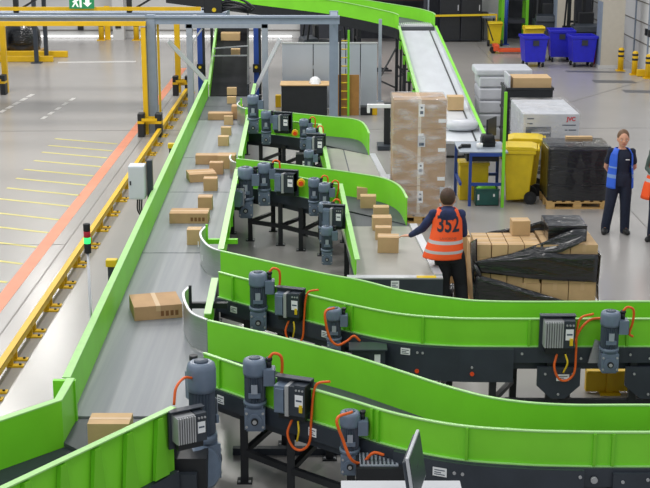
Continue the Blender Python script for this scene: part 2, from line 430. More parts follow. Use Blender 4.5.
# drive motor kit (shared meshes, standing on the gear unit, terminal box towards +x)
def kit():
    K = {}
    q = MB(); q.box(-.085, .085, -.09, .09, .02, .2, MOTOR); q.box(-.07, .07, -.075, .075, 0, .225, MOTOR)
    q.cyl((0, -.09, .1), (0, -.105, .1), .062, MOTOR); q.cyl((0, -.105, .1), (0, -.125, .1), .03, BLACK); q.cyl((0, -.125, .1), (0, -.13, .1), .018, ALU)
    for sx in (-1, 1):
        for sz in (.045, .165): q.cyl((sx * .068, -.088, sz), (sx * .068, -.1, sz), .011, ALU, n=8)
    q.cyl((0, 0, .215), (0, 0, .25), .098, MOTOR, n=24); K['gearbox'] = q.mesh('gearbox')
    q = MB(); q.lathe([(.075, .25), (.088, .255), (.088, .48), (.075, .485)], MOTORD, n=48, ridges=1, depth=.012)
    q.box(-.05, .05, -.098, -.08, .3, .34, MOTOR); K['drive_motor'] = q.mesh('drive_motor')
    q = MB(); q.lathe([(.094, .475), (.098, .5), (.098, .585), (.09, .61), (.07, .62)], MOTOR, n=28)
    q.lathe([(.05, .62), (.045, .628), (.02, .632)], MOTORD, n=20)
    K['fan_cover'] = q.mesh('fan_cover')
    q = MB(); q.box(.075, .165, -.075, .045, .4, .54, MOTOR); q.box(.16, .172, -.07, .04, .408, .532, MOTORD); q.cyl((.12, .0, .54), (.12, 0, .6), .022, BLACK); q.cyl((.12, 0, .6), (.12, 0, .625), .028, BLACK)
    K['terminal_box'] = q.mesh('terminal_box')
    q = MB(); q.box(-.026, .026, -.1025, -.099, .34, .42, GALV); K['label_plate'] = q.mesh('label_plate')
    q = MB(); q.tube(cr([(.12, 0, .62), (.16, .0, .66), (.22, .0, .63), (.225, .02, .5), (.2, .03, .38), (.24, .05, .34)], 6), .013, ORANGE); K['cable'] = q.mesh('cable')
    # frequency inverter on its plate, facing -y
    q = MB(); q.box(-.17, .17, 0, .03, -.18, .2, DARK); q.box(-.17, .17, -.05, .0, .19, .2, DARK); q.box(.045, .15, -.13, 0, -.1, .17, DARK)
    for k in range(3): q.cyl((.07 + k * .03, -.13, .13), (.07 + k * .03, -.145, .13), .01, ALU, n=8)
    q.box(-.12, .13, -.09, 0, -.17, -.1, BLACK); K['control_box'] = q.mesh('control_box')
    q = MB(); q.box(-.14, .045, -.11, 0, -.1, .16, ALU)
    for k in range(8): q.box(-.138 + k * .0235, -.126 + k * .0235, -.14, -.11, -.095, .155, ALU)
    K['heat_sink'] = q.mesh('heat_sink')
    q = MB(); q.box(-.15, -.035, -.12, 0, -.11, .14, MOTOR); q.box(-.13, -.05, -.145, -.12, -.09, .12, MOTOR); q.box(-.035, .0, -.15, 0, -.12, .16, ALU); q.box(.0, .15, -.14, 0, -.11, .16, DARK); K['inverter'] = q.mesh('inverter_housing')
    q = MB(); q.box(.06, .135, -.133, -.13, -.02, .09, LABEL); q.box(.07, .125, -.135, -.133, .03, .045, PRINT); K['control_label'] = q.mesh('label_plate')
    q = MB(); q.tube(cr([(.0, -.06, -.17), (-.03, -.1, -.3), (.02, -.1, -.42), (.1, -.09, -.44), (.17, -.08, -.36), (.18, -.06, -.15), (.185, -.03, .05), (.22, -.02, .17), (.34, -.02, .21)], 6), .012, ORANGE)
    K['loop_cable'] = q.mesh('cable')
    q = MB(); q.tube(cr([(.07, -.1, -.17), (.09, -.13, -.25), (.06, -.1, -.36)], 6), .009, YELLOWC); q.box(.1, .13, -.15, -.13, -.07, -.0, YELLOWC); K['yellow_cable'] = q.mesh('cable')
    return K
KIT = kit()
def motor(parent, x, y, zt, rot=0, sc=1.0, cable=True, gear=True):
    o = part('drive_motor', KIT['drive_motor'], parent, at_=Vector((x, y, zt - .62 * sc)) - rootloc(parent), rot=(0, 0, rot)); o.scale = (sc, sc, sc)
    for k in ('fan_cover', 'terminal_box', 'label_plate') + (('gearbox',) if gear else ()) + (('cable',) if cable else ()): part(k, KIT[k], o)
    return o
def control(parent, x, y, z, rot=0, sc=1.0, cable=True, fins=False):
    o = part('control_box', KIT['control_box'], parent, at_=Vector((x, y, z)) - rootloc(parent), rot=(0, 0, rot)); o.scale = (sc, sc, sc)
    part('heat_sink', KIT['heat_sink'], o) if fins else part('inverter_housing', KIT['inverter'], o)
    part('label_plate', KIT['control_label'], o, at_=None if fins else (0, -.012, 0))
    if cable: part('cable', KIT['loop_cable'], o, label='orange motor cable'); part('cable', KIT['yellow_cable'], o, label='yellow cable')
    return o

# --- main line
def mx_l(y): return -2.30 - .019 * (y - 12.5)
def mx_r(y): return -1.235 - .021 * (y - 13)
main = thing('belt_conveyor', 'long grey belt conveyor carrying cartons straight down the hall between green side walls', 'conveyor', (-1.8, 11.3, 0))
ys = [11.35 + (30.4 - 11.35) * i / 40 for i in range(41)]
cuts = [11.35, 16.95, 20.55, 23.3, 27.2, 29.0, 30.4]
for i, (a, c) in enumerate(zip(cuts, cuts[1:])):
    q = MB(); A = [(mx_l(a) + .0, a + .012), (mx_l(c), c - .012)]; B = [(mx_r(a), a + .012), (mx_r(c), c - .012)]
    q.slab(B, A, ZB, ZB - .03, BELT if i < 4 else BELTD); part('belt', q, main, True)
q = MB(); q.slab([(mx_r(11.35) - .01, 11.4), (mx_r(30.4) - .01, 30.4)], [(mx_l(11.35) + .01, 11.4), (mx_l(30.4) + .01, 30.4)], ZB - .035, ZB - .2, DARK); part('frame', q, main, True)
wall('side_wall', [Vector((mx_l(y), y, 0)) for y in ys], 1, ZL, ZT, main, GREEN, FLANGE, w=.07, ribs=[.05, .2, .35, .5, .65, .8, .95])
for a, c in ((13.2, 14.5), (15.75, 20.5), (21.55, 25.6), (26.6, 29.8)):
    wall('side_wall', [Vector((mx_r(a) + (mx_r(c) - mx_r(a)) * i / 10, a + (c - a) * i / 10, 0)) for i in range(11)], -1, ZL, ZT, main, GREEN, FLANGE, w=.07, ribs=[.15, .4, .65, .9] if c - a > 2 else [.5])
for y in (12.2, 14.2, 16.4, 18.6, 20.9, 23, 25.2, 27.4, 29.6):
    for x in (mx_l(y) + .08, mx_r(y) - .08): leg(main, x, y, ZB - .2)
    q = MB(); q.bar((mx_l(y) + .08, y, .3), (mx_r(y) - .08, y, .3), .05, .05, BLACK); part('cross_beam', q, main, True)
# left-hand infeed step of the side wall
q = MB(); q.box(-2.42, -2.22, 11.28, 11.33, ZL, ZT, GREEN); part('end_plate', q, main, True)

# --- incline behind
inc = thing('incline_conveyor', 'black belt conveyor beyond the gantry feeding the grey main belt', 'conveyor', (-2.2, 30.5, 0))
I0, I1 = (30.5, .75), (41.5, 1.45)
def ixl(y): return mx_l(30.5) + .03 - .055 * (y - 30.5)
def ixr(y): return mx_r(30.5) - .16 - .055 * (y - 30.5) 
def iz(y): return .75 + (y - 30.5) * .064
q = MB(); q.slab([(ixr(30.5), 30.5, 0), (ixr(41.5), 41.5, .704)], [(ixl(30.5), 30.5, 0), (ixl(41.5), 41.5, .704)], .75, .7, BELTK); part('belt', q, inc, True)
for f_, o_ in ((ixl, 1), (ixr, -1)):
    wall('side_wall', [Vector((f_(30.5 + 11 * i / 8), 30.5 + 11 * i / 8, .064 * 11 * i / 8)) for i in range(9)], o_, ZL - .1, 1.0, inc, GREEN if o_ == 1 else DARK, FLANGE if o_ == 1 else BLACK, w=.05)
for y in (31.5, 34.5, 37.8, 41):
    for f_ in (ixl, ixr): leg(inc, f_(y), y, iz(y) - .05)
for y, r_ in ((33.8, 0), (34.9, .6), (38.6, 0)):
    q = MB(); q.bar((ixl(y), y - r_ * .2, iz(y) + .29), (ixr(y), y + r_ * .6, iz(y) + .3), .03, .03, STEELP); part('guide_bar', q, inc, True)

# --- outfeed turning to the lower left
out = thing('outfeed_conveyor', 'dark belt outfeed conveyor turning to the lower left below the grey belt', 'conveyor', (-2.2, 10.2, 0))
RG = [Vector((-1.30, 10.66, 0)), Vector((-2.38, 9.08, 0)), Vector((-3.3, 7.74, 0))]
LG = [Vector((-2.235, 11.33, 0)), Vector((-2.25, 10.8, 0)), Vector((-2.68, 10.32, 0)), Vector((-4.0, 8.9, 0))]
q = MB(); q.prism([(-1.28, 11.33), (-2.23, 11.33), (-2.25, 10.8), (-2.0, 10.55), (-1.3, 10.66)], .7, .735, BELTD); part('transfer_plate', q, out, True)
q = MB(); q.prism([(-1.31, 10.66), (-2.0, 10.75), (-2.25, 10.78), (-2.68, 10.32), (-4.0, 8.9), (-3.3, 7.74), (-2.38, 9.08)], .66, .70, BELTN); part('belt', q, out, True)
wall('side_wall', LG, -1, .64, ZT, out, GREEN, FLANGE, w=.07)
wall('side_wall', resample(RG, 20), 1, .55, ZT, out, GREEN, FLANGE, w=.06)
for i in range(9):
    p = RG[0].lerp(RG[2], .06 + i * .105); d = (RG[2] - RG[0]).normalized(); n = Vector((-d.y, d.x, 0))
    q = MB(); a = p + n * .02
    vs = [a - d * .03 + Vector((0, 0, ZT - .02)), a + d * .03 + Vector((0, 0, ZT - .02)), a + d * .09 + n * .02 + Vector((0, 0, .57)), a - d * .09 + n * .02 + Vector((0, 0, .57))]
    vs += [v + n * .05 for v in vs[:2]] + [v + n * .03 for v in vs[2:]]
    q.add(vs, [(0, 1, 2, 3), (4, 5, 6, 7), (0, 1, 5, 4), (1, 2, 6, 5), (2, 3, 7, 6), (3, 0, 4, 7)], GREEN2); part('stiffener', q, out, True)
q = MB(); q.sweep([RG[0], RG[2]], [(.02, .3), (.02, .55), (.07, .55), (.07, .3)], DARK); part('side_frame', q, out, True)
q = MB(); q.slab([RG[0] + Vector((-.05, 0, 0)), RG[2] + Vector((-.05, .05, 0))], [Vector((-2.2, 10.6, 0)), Vector((-3.9, 8.95, 0))], .65, .5, DARK); part('frame', q, out, True)
for x, y in ((-1.5, 10.5), (-2.35, 9.25), (-2.3, 10.6), (-3.0, 9.85), (-3.1, 8.2), (-3.8, 9.0)): leg(out, x, y, .5)

# --- spur conveyors
ZF = .83
def spur(label, back, front, base, group='green spur conveyors branching off the main belt', cover=None, legs=(), ribs_b=(), ribs_f=(), xe=None, zf=.83, zb=.765):
    t = thing('spur_conveyor', label, 'conveyor', base, 0, group)
    B_, F_ = cr(back), cr(front)
    wall('side_wall', B_, 1, ZL + .02, ZT, t, GREEN, FLANGE, w=.03, ribs=ribs_b)
    wall('side_wall', F_, -1, zf, ZT, t, GREEN, FLANGE, w=.03, foot=True, ribs=[min(range(len(F_)), key=lambda i: abs(F_[i].x - x)) / (len(F_) - 1) for x in ribs_f], ribw=.025)
    rb, rf = resample(B_, 40), resample(F_, 40)
    q = MB(); q.slab(rb, rf, zb, zb - .03, BELTD); part('belt', q, t, True)
    q = MB(); q.sweep(F_, [(-.015, zf - .16), (-.015, zf - .001), (-.07, zf - .001), (-.07, zf - .16)], DARK); part('side_frame', q, t, True)
    q = MB(); q.sweep(B_, [(.015, ZL - .16), (.015, ZL), (.07, ZL), (.07, ZL - .16)], DARK); part('side_frame', q, t, True)
    q = MB(); q.slab(rb, rf, ZB - .035, ZL - .1, DARK); part('frame', q, t, True)
    if cover:
        c_ = clip_x(F_, *cover); q = MB(); q.sweep(c_, [(-.07, zf - .36), (-.07, zf - .004), (-.1, zf - .004), (-.1, zf - .36)], DARK); part('cover_panel', q, t, True)
    return t, B_, F_
Bb = [(-1.26, 15.66), (-.09, 14.73), (.39, 14.41), (.81, 14.03), (1.3, 13.76), (1.84, 13.62), (3.44, 13.62), (5.6, 13.62)]
Bf = [(-1.2, 14.77), (-.88, 14.49), (-.3, 14.0), (.3, 13.52), (.77, 13.22), (1.25, 13.09), (1.78, 13.06), (3.31, 13.06), (5.6, 13.06)]
Ab = [(-1.19, 12.98), (-.64, 12.6), (-.2, 12.27), (.23, 11.93), (.68, 11.5), (1.09, 11.1), (1.49, 10.82), (1.99, 10.69), (2.75, 10.68), (5.2, 10.68)]
Af = [(-1.13, 12.02), (-.78, 11.69), (-.3, 11.25), (.21, 10.83), (.62, 10.5), (1.1, 10.26), (1.6, 10.16), (2.0, 10.13), (2.62, 10.12), (5.2, 10.12)]
def fy(F_, x, off):
    p, d = near_x(F_, x); n = Vector((d.y, -d.x, 0)); return p + n * off, n
def dress(t, F_, legx, lowrail=True, bk=None, zrail=.3):
    pts = []
    for x in legx:
        p, n = fy(F_, x, .04); leg(t, p.x, p.y, ZF - .16); pts.append(p)
        if bk:
            p2, n2 = fy(bk, x + .3, -.04); leg(t, p2.x, p2.y, ZL - .16)
            q = MB(); q.bar((p.x, p.y, zrail), (p2.x, p2.y, zrail), .05, .05, BLACK); part('cross_beam', q, t, True)
    for a, c in zip(pts, pts[1:]):
        q = MB(); q.bar((a.x, a.y, zrail), (c.x, c.y, zrail), .05, .06, BLACK); part('cross_beam', q, t, True)
def motor_px(t, px, py, Y, sc=1.0, rot=0, cable=True):
    p = at(px, py, Y=Y); return motor(t, p.x, Y, p.z, rot, sc, cable)
def control_px(t, px, py, Y, sc=1.0, rot=0, cable=True, fins=False):
    p = at(px, py, Y=Y); return control(t, p.x, Y, p.z, rot, sc, cable, fins)

# spur A (nearest)
tA, AB_, AF_ = spur('nearest green spur conveyor, curving across the bottom right corner', Ab, Af, (-1.1, 12.2, 0), cover=(.6, 2.1), ribs_b=(.3, .52, .62), ribs_f=(-.95, -.45, .42, .47, 1.14, 2.17, 2.28))
dress(tA, AF_, (-.72, -.28, .25, 1.0, 1.7, 2.34, 3.4), bk=AB_)
q = MB(); q.sweep(clip_x(AF_, 2.32, 5.2), [(-.07, .48), (-.07, .8), (-.1, .8), (-.1, .48)], DARK); part('cover_panel', q, tA, True)
p, n = fy(AF_, -.95, .16)
motor_px(tA, 254.5, 358, near_x(AF_, -.66)[0].y - .2, 1.08)
control_px(tA, 295, 398, near_x(AF_, -.28)[0].y - .1, 1.0, R(-22))
motor_px(tA, 350, 411, near_x(AF_, .2)[0].y - .2, .9, cable=False)
q = MB(); q.tube(cr([at(x, y, Y=10.44 - .16 * (i in (1, 2, 3))) for i, (x, y) in enumerate(((352, 412), (337, 419), (343, 440), (351, 459), (362, 463), (373, 453), (384, 455)))], 6), .013, ORANGE); part('cable', q, tA, True)
p = at(380, 448, Y=10.45); q = MB(); q.box(p.x - .2, p.x + .2, 10.3, 10.62, .56, .72, BLACK); q.box(p.x - .17, p.x + .15, 10.34, 10.6, .72, .73, GALV)
for k in range(9): q.box(p.x - .16 + k * .034, p.x - .145 + k * .034, 10.36, 10.58, .73, .738, DARK)
part('control_box', q, tA, True)
for px, py in ((222, 399), (318, 436)):
    x_ = at(px, py, Y=11.3).x; p, n = fy(AF_, x_, .075); plate(tA, (p.x, p.y, ZF - .08), n, .09, .08)
p, n = fy(AF_, .98, .105); plate(tA, (p.x, p.y, ZF - .1), n, .12, .075)
bolts(tA, [fy(AF_, x, .1)[0] + Vector((0, 0, z)) for x, z in ((1.09, ZF - .09), (1.15, ZF - .09), (1.7, ZF - .27), (2.06, ZF - .06), (2.4, ZF - .1), (2.6, ZF - .08), (2.06, ZF - .18), (.75, ZF - .08))], (0, -1, 0), .014)
q = MB(); q.cyl((2.17, 10.04, .74), (2.17, 10.02, .74), .028, ALU); part('bolt', q, tA, True)
# spur B
tB, BB_, BF_ = spur('second nearest green spur conveyor, curving right in front of the film wrapped load', Bb, Bf, (-1.1, 15, 0), cover=(.4, 2.04), ribs_b=(.5, .61), ribs_f=(-1.0, -.45, .2, .27, 1.0, 2.06, 2.17, 3.0))
dress(tB, BF_, (-.85, -.4, .2, 1.03, 1.72, 2.3, 3.15, 4.2), bk=BB_, zrail=.24)
motor_px(tB, 258, 272, near_x(BF_, -.72)[0].y - .2, 1.05)
control_px(tB, 291, 304, near_x(BF_, -.36)[0].y - .12, .95, R(-20))
motor_px(tB, 334, 308, near_x(BF_, .12)[0].y - .2, .85, cable=False)
q = MB(); q.tube(cr([at(x, y, Y=13.25 - .1 * (i in (1, 2, 3))) for i, (x, y) in enumerate(((334, 308), (325, 313), (329, 336), (337, 345), (347, 341), (354, 336), (360, 341)))], 6), .013, ORANGE); part('cable', q, tB, True)
p = at(368, 352, Y=13.2); q = MB(); q.box(p.x - .17, p.x + .17, 13.02, 13.2, .56, .8, DARK); q.box(p.x - .2, p.x + .19, 12.98, 13.22, .8, .815, DARK); q.box(p.x - .16, p.x + .0, 12.97, 13.02, .58, .72, BLACK); q.box(p.x + .06, p.x + .12, 13.012, 13.02, .62, .75, LABEL); part('control_box', q, tB, True)
control_px(tB, 557, 334, 12.97, 1.05, fins=True); 
motor_px(tB, 611, 311, 12.86, 1.02)
for x_, w_ in ((2.38, .2), (3.3, .22)):
    p, n = fy(BF_, x_, .085); q = MB()
    q.prism([(-w_ * 1.1, .12), (w_ * 1.1, .12), (w_ * 1.1, -.08), (w_ * .35, -.22), (-w_ * .35, -.22), (-w_ * 1.1, -.08)], -.015, .015, DARK, Matrix.Translation((p.x, p.y - .02, .52)) @ Matrix.Rotation(PI / 2, 4, 'X')); o_ = part('bracket_plate', q, tB, True)
    bolts(tB, [(p.x + dx * w_, p.y - .036, .52 + dz) for dx, dz in ((-.7, .05), (0, -.17), (.7, .05))], (0, -1, 0), .013)
p, n = fy(BF_, 2.42, .125); plate(tB, (p.x, p.y, .53), n, .13, .07)
for x_, z_ in ((.86, ZF - .07), (-.98, ZF - .08), (.05, ZF - .08)):
    p, n = fy(BF_, x_, .105 if x_ > .6 else .075); plate(tB, (p.x, p.y, z_), n, .1, .07)
bolts(tB, [fy(BF_, x, .1)[0] + Vector((0, 0, z)) for x, z in ((.97, ZF - .07), (1.02, ZF - .07), (1.5, ZF - .2), (2.0, ZF - .05), (2.6, ZF - .1), (2.75, ZF - .1), (3.1, ZF - .06), (3.3, ZF - .1), (3.42, ZF - .1))], (0, -1, 0), .013)
for px, py in ((420, 370), (472, 373)):
    p = at(px, py, Y=13.0); p, n = fy(BF_, p.x, .1); q = MB(); q.cyl((p.x, p.y, .56), (p.x + n.x * .012, p.y + n.y * .012, .56), .022, REFL); part('reflector', q, tB, True, label='small orange round reflector')
p = at(594, 350, Y=12.95); q = MB(); q.prism([(-.06, -.13), (.05, -.13), (.06, .1), (.0, .12)], -.01, .01, STEEL, Matrix.Translation((p.x, 12.93, p.z)) @ Matrix.Rotation(PI / 2, 4, 'X')); part('torque_arm', q, tB, True)
q = MB(); q.tube(cr([at(572, 347, Y=12.9), at(580, 330, Y=12.95), at(590, 320, Y=12.97), at(602, 318, Y=12.97)], 6), .013, ORANGE); part('cable', q, tB, True)

# spurs C and D : short outlets turning towards the viewer
def outlet(label, back, front, rail, lg, x_end, y_end, base, seam=None, ysplit=19.2):
    t, B_, F_ = spur(label, back, front, base, ribs_f=(-.9, -.4), zf=ZF, zb=ZB)
    z1 = lambda u: ZT - .2 * u
    wall('side_wall', resample(lg, 14), 1, ZL, z1, t, GREEN, FLANGE, w=.06, ribs=(.2, .45, .7))
    # outlet bed
    a, c = lg[-1], rail[-1]
    q = MB(); q.prism([(lg[0].x + .02, ysplit), (lg[-1].x + .02, y_end), (rail[-1].x, y_end), (rail[0].x, ysplit)], .71, .74, SLIDE)
    part('slider_plate', q, t, True)
    if seam:
        q = MB(); q.bar((seam[0], ysplit, .7405), (seam[1], y_end, .7405), .02, .004, BELTD); part('seam', q, t, True)
    q = MB(); q.prism([(lg[0].x, lg[0].y), (lg[0].x + .02, ysplit), (rail[0].x, ysplit), (B_[-1].x, B_[-1].y), (B_[-1].x - .2, B_[-1].y + .4)], .70, .735, BELTD); part('belt', q, t, True)
    q = MB(); q.sweep(resample(rail, 8), [(0, .6), (0, .77), (.1, .77), (.1, .6)], STEELP); part('end_rail', q, t, True)
    q = MB(); q.box(lg[-1].x - .1, rail[-1].x + .1, y_end - .06, y_end, .5, .73, DARK); q.box(lg[-1].x - .1, rail[-1].x + .1, y_end - .065, y_end + .06, .73, .748, STEELP); part('end_plate', q, t, True)
    q = MB(); q.sweep(resample(lg, 4), [(.02, .5), (.02, ZL), (.07, ZL), (.07, .5)], DARK); part('side_frame', q, t, True)
    for x, y in ((lg[-1].x, y_end + .1), (rail[-1].x, y_end + .1), (lg[0].x + .1, ysplit - .4), (rail[0].x, ysplit - .4)): leg(t, x, y, .6)
    for y in (y_end + .1, ysplit - .4):
        q = MB(); q.bar((lg[-1].x, y, .3), (rail[-1].x, y, .3), .05, .05, BLACK); part('cross_beam', q, t, True)
    return t, B_, F_
V2 = lambda *a: Vector((a[0], a[1], 0))
Cb = [(-1.43, 21.32), (-.55, 20.84), (.08, 20.46), (.55, 20.12), (.85, 19.85), (1.02, 19.5), (1.1, 19.1), (1.14, 18.5)]
Cf = [(-1.38, 20.6), (-.77, 20.29), (-.38, 19.92), (.07, 19.53), (.2, 19.44)]
tC, CB_, CF_ = outlet('green spur conveyor beside the man in the orange vest, six small cartons on its outlet', Cb, Cf, [V2(1.19, 18.45), V2(1.34, 15.9)], [V2(.2, 19.44), V2(.37, 16.0)], 1.4, 15.87, (-.2, 20, 0), ysplit=18.4)
Db = [(-1.57, 26.33), (-1.23, 26.15), (-.68, 25.85), (.09, 25.39), (.5, 25.15), (.67, 24.8), (.74, 24.2), (.77, 23.6)]
Df = [(-1.5, 25.45), (-.9, 25.1), (-.4, 24.75), (-.13, 24.6)]
tD, DB_, DF_ = outlet('farthest green spur conveyor, with an empty outlet left of the tall carton stack', Db, Df, [V2(.79, 23.6), V2(.97, 20.95)], [V2(-.13, 24.6), V2(.06, 20.9)], 1.1, 20.9, (-.3, 25, 0), seam=(.33, .45), ysplit=24.2)
p = at(395, 287, Y=15.8); plate(tC, (p.x, 15.805, .66), (0, -1, 0), .1, .1)
q = MB(); q.box(1.12, 1.36, 15.8, 15.9, .7485, .7495, YELLOWC); part('warning_tape', q, tC, True)
for t, F_, k in ((tC, CF_, 0), (tD, DF_, 1)):
    ytop = lambda x: near_x(F_, x)[0].y
    if k == 0:
        dress(t, F_, (-1.15, -.66, -.34, -.02), bk=CB_)
        motor_px(t, 245.5, 167, 20.05, 1.25, cable=False); control_px(t, 235, 198, 19.85, .95, R(80), False)
        motor_px(t, 264, 163, 20.1, 1.05); control_px(t, 287, 183, 19.85, 1.05, R(-18), False)
        motor_px(t, 314, 178, 19.4, .9); motor_px(t, 324.5, 183, 19.15, .9)
        motor_px(t, 325, 202, 18.6, .95); control_px(t, 334, 217, 17.9, .9, R(-12), False); motor_px(t, 327, 226, 17.6, .85, cable=False)
        q = MB(); q.box(-.1, .12, 18.9, 19.1, .42, .76, BLACK); part('junction_box', q, t, True); plate(t, (.05, 18.89, .6), (0, -1, 0), .07, .13)
        p = at(301, 183, Y=19.6); q = MB(); q.cyl((p.x, 19.65, p.z), (p.x, 19.58, p.z), .06, YELLOWC); q.cyl((p.x, 19.58, p.z), (p.x, 19.55, p.z), .035, REFL); part('emergency_stop', q, t, True, label='yellow emergency stop box')
    else:
        dress(t, F_, (-1.2, -.75, -.42, -.2), bk=DB_)
        motor_px(t, 253, 95, 25.0, 1.15, cable=False); motor_px(t, 266, 111, 24.8, 1.0, cable=False); control_px(t, 283, 123, 24.6, 1.05, R(-18), False)
        motor_px(t, 304, 119, 24.35, .9); motor_px(t, 311, 128, 23.9, .95); control_px(t, 316, 145, 22.9, 1.0, R(-12), False); motor_px(t, 309, 150, 22.4, .9, cable=False)
        q = MB(); q.box(-.52, -.28, 23.6, 23.8, .3, .75, BLACK); part('junction_box', q, t, True); plate(t, (-.36, 23.59, .55), (0, -1, 0), .08, .16)
        p = at(295, 133, Y=24.3); q = MB(); q.cyl((p.x, 24.35, p.z), (p.x, 24.28, p.z), .06, YELLOWC); q.cyl((p.x, 24.28, p.z), (p.x, 24.25, p.z), .035, REFL); part('emergency_stop', q, t, True, label='yellow emergency stop box')

# large drive of the main line at the bottom, and its inverter
p = at(201, 361, Y=11.1); mo = motor(main, p.x, 11.1, p.z - .5 * 1, R(120), 1.0, False); mo.scale = (1.32, 1.32, 1.8)
control_px(main, 186, 428, 10.62, .92, R(30), False, True)
q = MB(); q.tube(cr([at(174, 405, Y=10.7), at(176, 388, Y=10.75), at(184, 378, Y=10.9), at(192, 378, Y=11.0)], 6), .012, ORANGE); part('cable', q, main, True)
q = MB(); q.lathe([(.16, -.1), (.2, -.06), (.2, .06), (.16, .1)], MOTOR, n=28); me = q.mesh('gear_flange'); p = at(200, 468, Y=10.95)
part('gear_flange', me, main, at_=p - rootloc(main), rot=(R(75), 0, R(50)))
q = MB(); q.box(-1.32, -1.02, 10.72, 10.95, .25, .62, BLACK); q.box(-1.3, -1.1, 10.66, 10.72, .3, .5, DARK); part('drive_bracket', q, main, True)

# deflectors at each branching point
def deflector(t, pts, z0=.77, z1=ZT, arm=True):
    q = MB(); c_ = cr(pts, 8); q.sweep(c_, [(0, z0), (0, z1), (.012, z1), (.012, z0)], STEEL, smooth=False)
    q.sweep(c_, [(-.008, z1), (-.008, z1 + .012), (.02, z1 + .012), (.02, z1)], STEELP); o_ = part('deflector', q, t, True, label='curved steel deflector plate')
    if arm:
        a, e = Vector(pts[0]), Vector(pts[-1])
        q = MB(); q.bar((a.x + .06, a.y - .25, z1 - .12), (e.x + .15, a.y - .25, z1 - .12), .06, .06, BLACK if arm == 1 else GREEN); q.bar((a.x + .05, a.y - .25, z1 - .2), (a.x + .05, a.y - .25, z1 + .1), .03, .03, BLACK if arm == 1 else GREEN); part('deflector_arm', q, o_, True)
deflector(tB, [(-1.55, 16.85, 0), (-1.58, 16.5, 0), (-1.5, 16.1, 0), (-1.38, 15.8, 0), (-1.26, 15.66, 0)], arm=2)
for x_, y_, z_ in ((-1.592, 16.45, 1.0), (-1.515, 16.1, .92)):
    plate(tB, (x_ - .006, y_, z_), (-.95, -.3, 0), .03, .07, lines=False)
deflector(tA, [(-1.5, 14.15, 0), (-1.53, 13.9, 0), (-1.46, 13.5, 0), (-1.36, 13.2, 0), (-1.2, 13.0, 0)], arm=1)
deflector(tC, [(-1.56, 22.0, 0), (-1.57, 21.8, 0), (-1.52, 21.5, 0), (-1.43, 21.32, 0)], z1=1.05, arm=0)
deflector(tD, [(-1.74, 27.3, 0), (-1.77, 26.95, 0), (-1.7, 26.6, 0), (-1.57, 26.33, 0)], arm=2)

# overhead conveyor and its chute
E_ = thing('overhead_conveyor', 'raised green curved conveyor at the top behind the gantry', 'conveyor', (0, 37, 0))
Ef = [Vector(p) for p in ((1.93, 35.6, 0), (1.8, 36.0, .02), (1.5, 36.35, .06), (1.0, 36.7, .14), (.2, 37.1, .25), (-1.0, 37.6, .36), (-2.5, 38.1, .5), (-4.5, 38.7, .7))][::-1]
Eb = [Vector(p) for p in ((2.86, 35.6, 0), (2.82, 36.3, .0), (2.5, 37.0, .04), (1.9, 37.5, .1), (1.0, 38.0, .2), (-.2, 38.5, .32), (-2.0, 39.1, .5), (-4.3, 39.7, .7))][::-1]
Efc, Ebc = cr(Ef, 6), cr(Eb, 6)
wall('side_wall', Efc, -1, 1.72, 2.1, E_, GREEN, FLANGE, w=.04); wall('side_wall', Ebc, 1, 1.76, 2.1, E_, GREEN, FLANGE, w=.04)
q = MB(); q.sweep(Efc, [(-.01, 1.45), (-.01, 1.72), (.4, 1.72), (.4, 1.5)], BLACK); part('side_frame', q, E_, True)
q = MB(); q.slab(resample(Ebc, 30), resample(Efc, 30), 1.79, 1.7, BELTD); part('belt', q, E_, True)
q = MB()
for k in range(16): q.cyl((1.98 + k * .055, 35.62, 1.8), (1.98 + k * .055, 36.5, 1.8), .024, STEELP, n=8)
part('roller_bed', q, E_, True)
for x, y in ((-3.2, 38.4), (.4, 37.3), (1.9, 35.8), (2.12, 36.25), (2.8, 37.2)): leg(E_, x, y, 1.5, .08)
for a, c in (((1.9, 35.8, .45), (2.12, 36.25, .45)), ((1.9, 35.8, .8), (2.12, 36.25, .45)), ((1.4, 34.75, .55), (1.9, 35.8, 1.25)), ((1.4, 34.75, .5), (1.9, 35.8, .15))):
    q = MB(); q.bar(a, c, .035, .035, BLACK); part('brace', q, E_, True)
ch = thing('chute', 'white sloping chute with green sides coming down from the raised conveyor', 'chute', (2.4, 30, 0))
ca = Vector((1.96, 35.5, 1.70)); cb = Vector((1.96, 24.6, .80)); cc = Vector((2.86, 35.5, 1.70)); cd = Vector((2.92, 24.6, .80))
q = MB(); q.slab([cc, cd], [ca, cb], 0, -.05, CHUTE); part('chute_bed', q, ch, True)
sl = (1.70 - .80) / 10.9
for A_, B2, o_ in ((ca, cb, -1), (cc, cd, 1)):
    wall('side_wall', [A_.lerp(B2, i / 12) for i in range(13)], o_, -.16, .12, ch, GREEN if o_ == -1 else CHUTE, FLANGE if o_ == -1 else GREEN, w=.06)
q = MB(); q.bar(cc + Vector((-.13, 0, .01)), cd + Vector((-.13, 0, .01)), .025, .02, BLACK); part('guide_strip', q, ch, True)
for k in (1, 3, 5, 7, 9, 11.5):
    for A_, B2 in ((ca, cb), (cc, cd)):
        p = A_.lerp(B2, k / 12); leg(ch, p.x - .02, p.y, p.z - .06, .06)
    p = ca.lerp(cb, k / 12); q = MB(); q.bar((1.95, p.y, p.z * .5), (2.87, p.y, p.z * .5), .04, .04, BLACK); part('cross_beam', q, ch, True)
    q = MB(); q.box(p.x - .07, p.x - .02, p.y - .08, p.y + .08, p.z - .3, p.z - .1, GREEN2); part('bracket', q, ch, True)
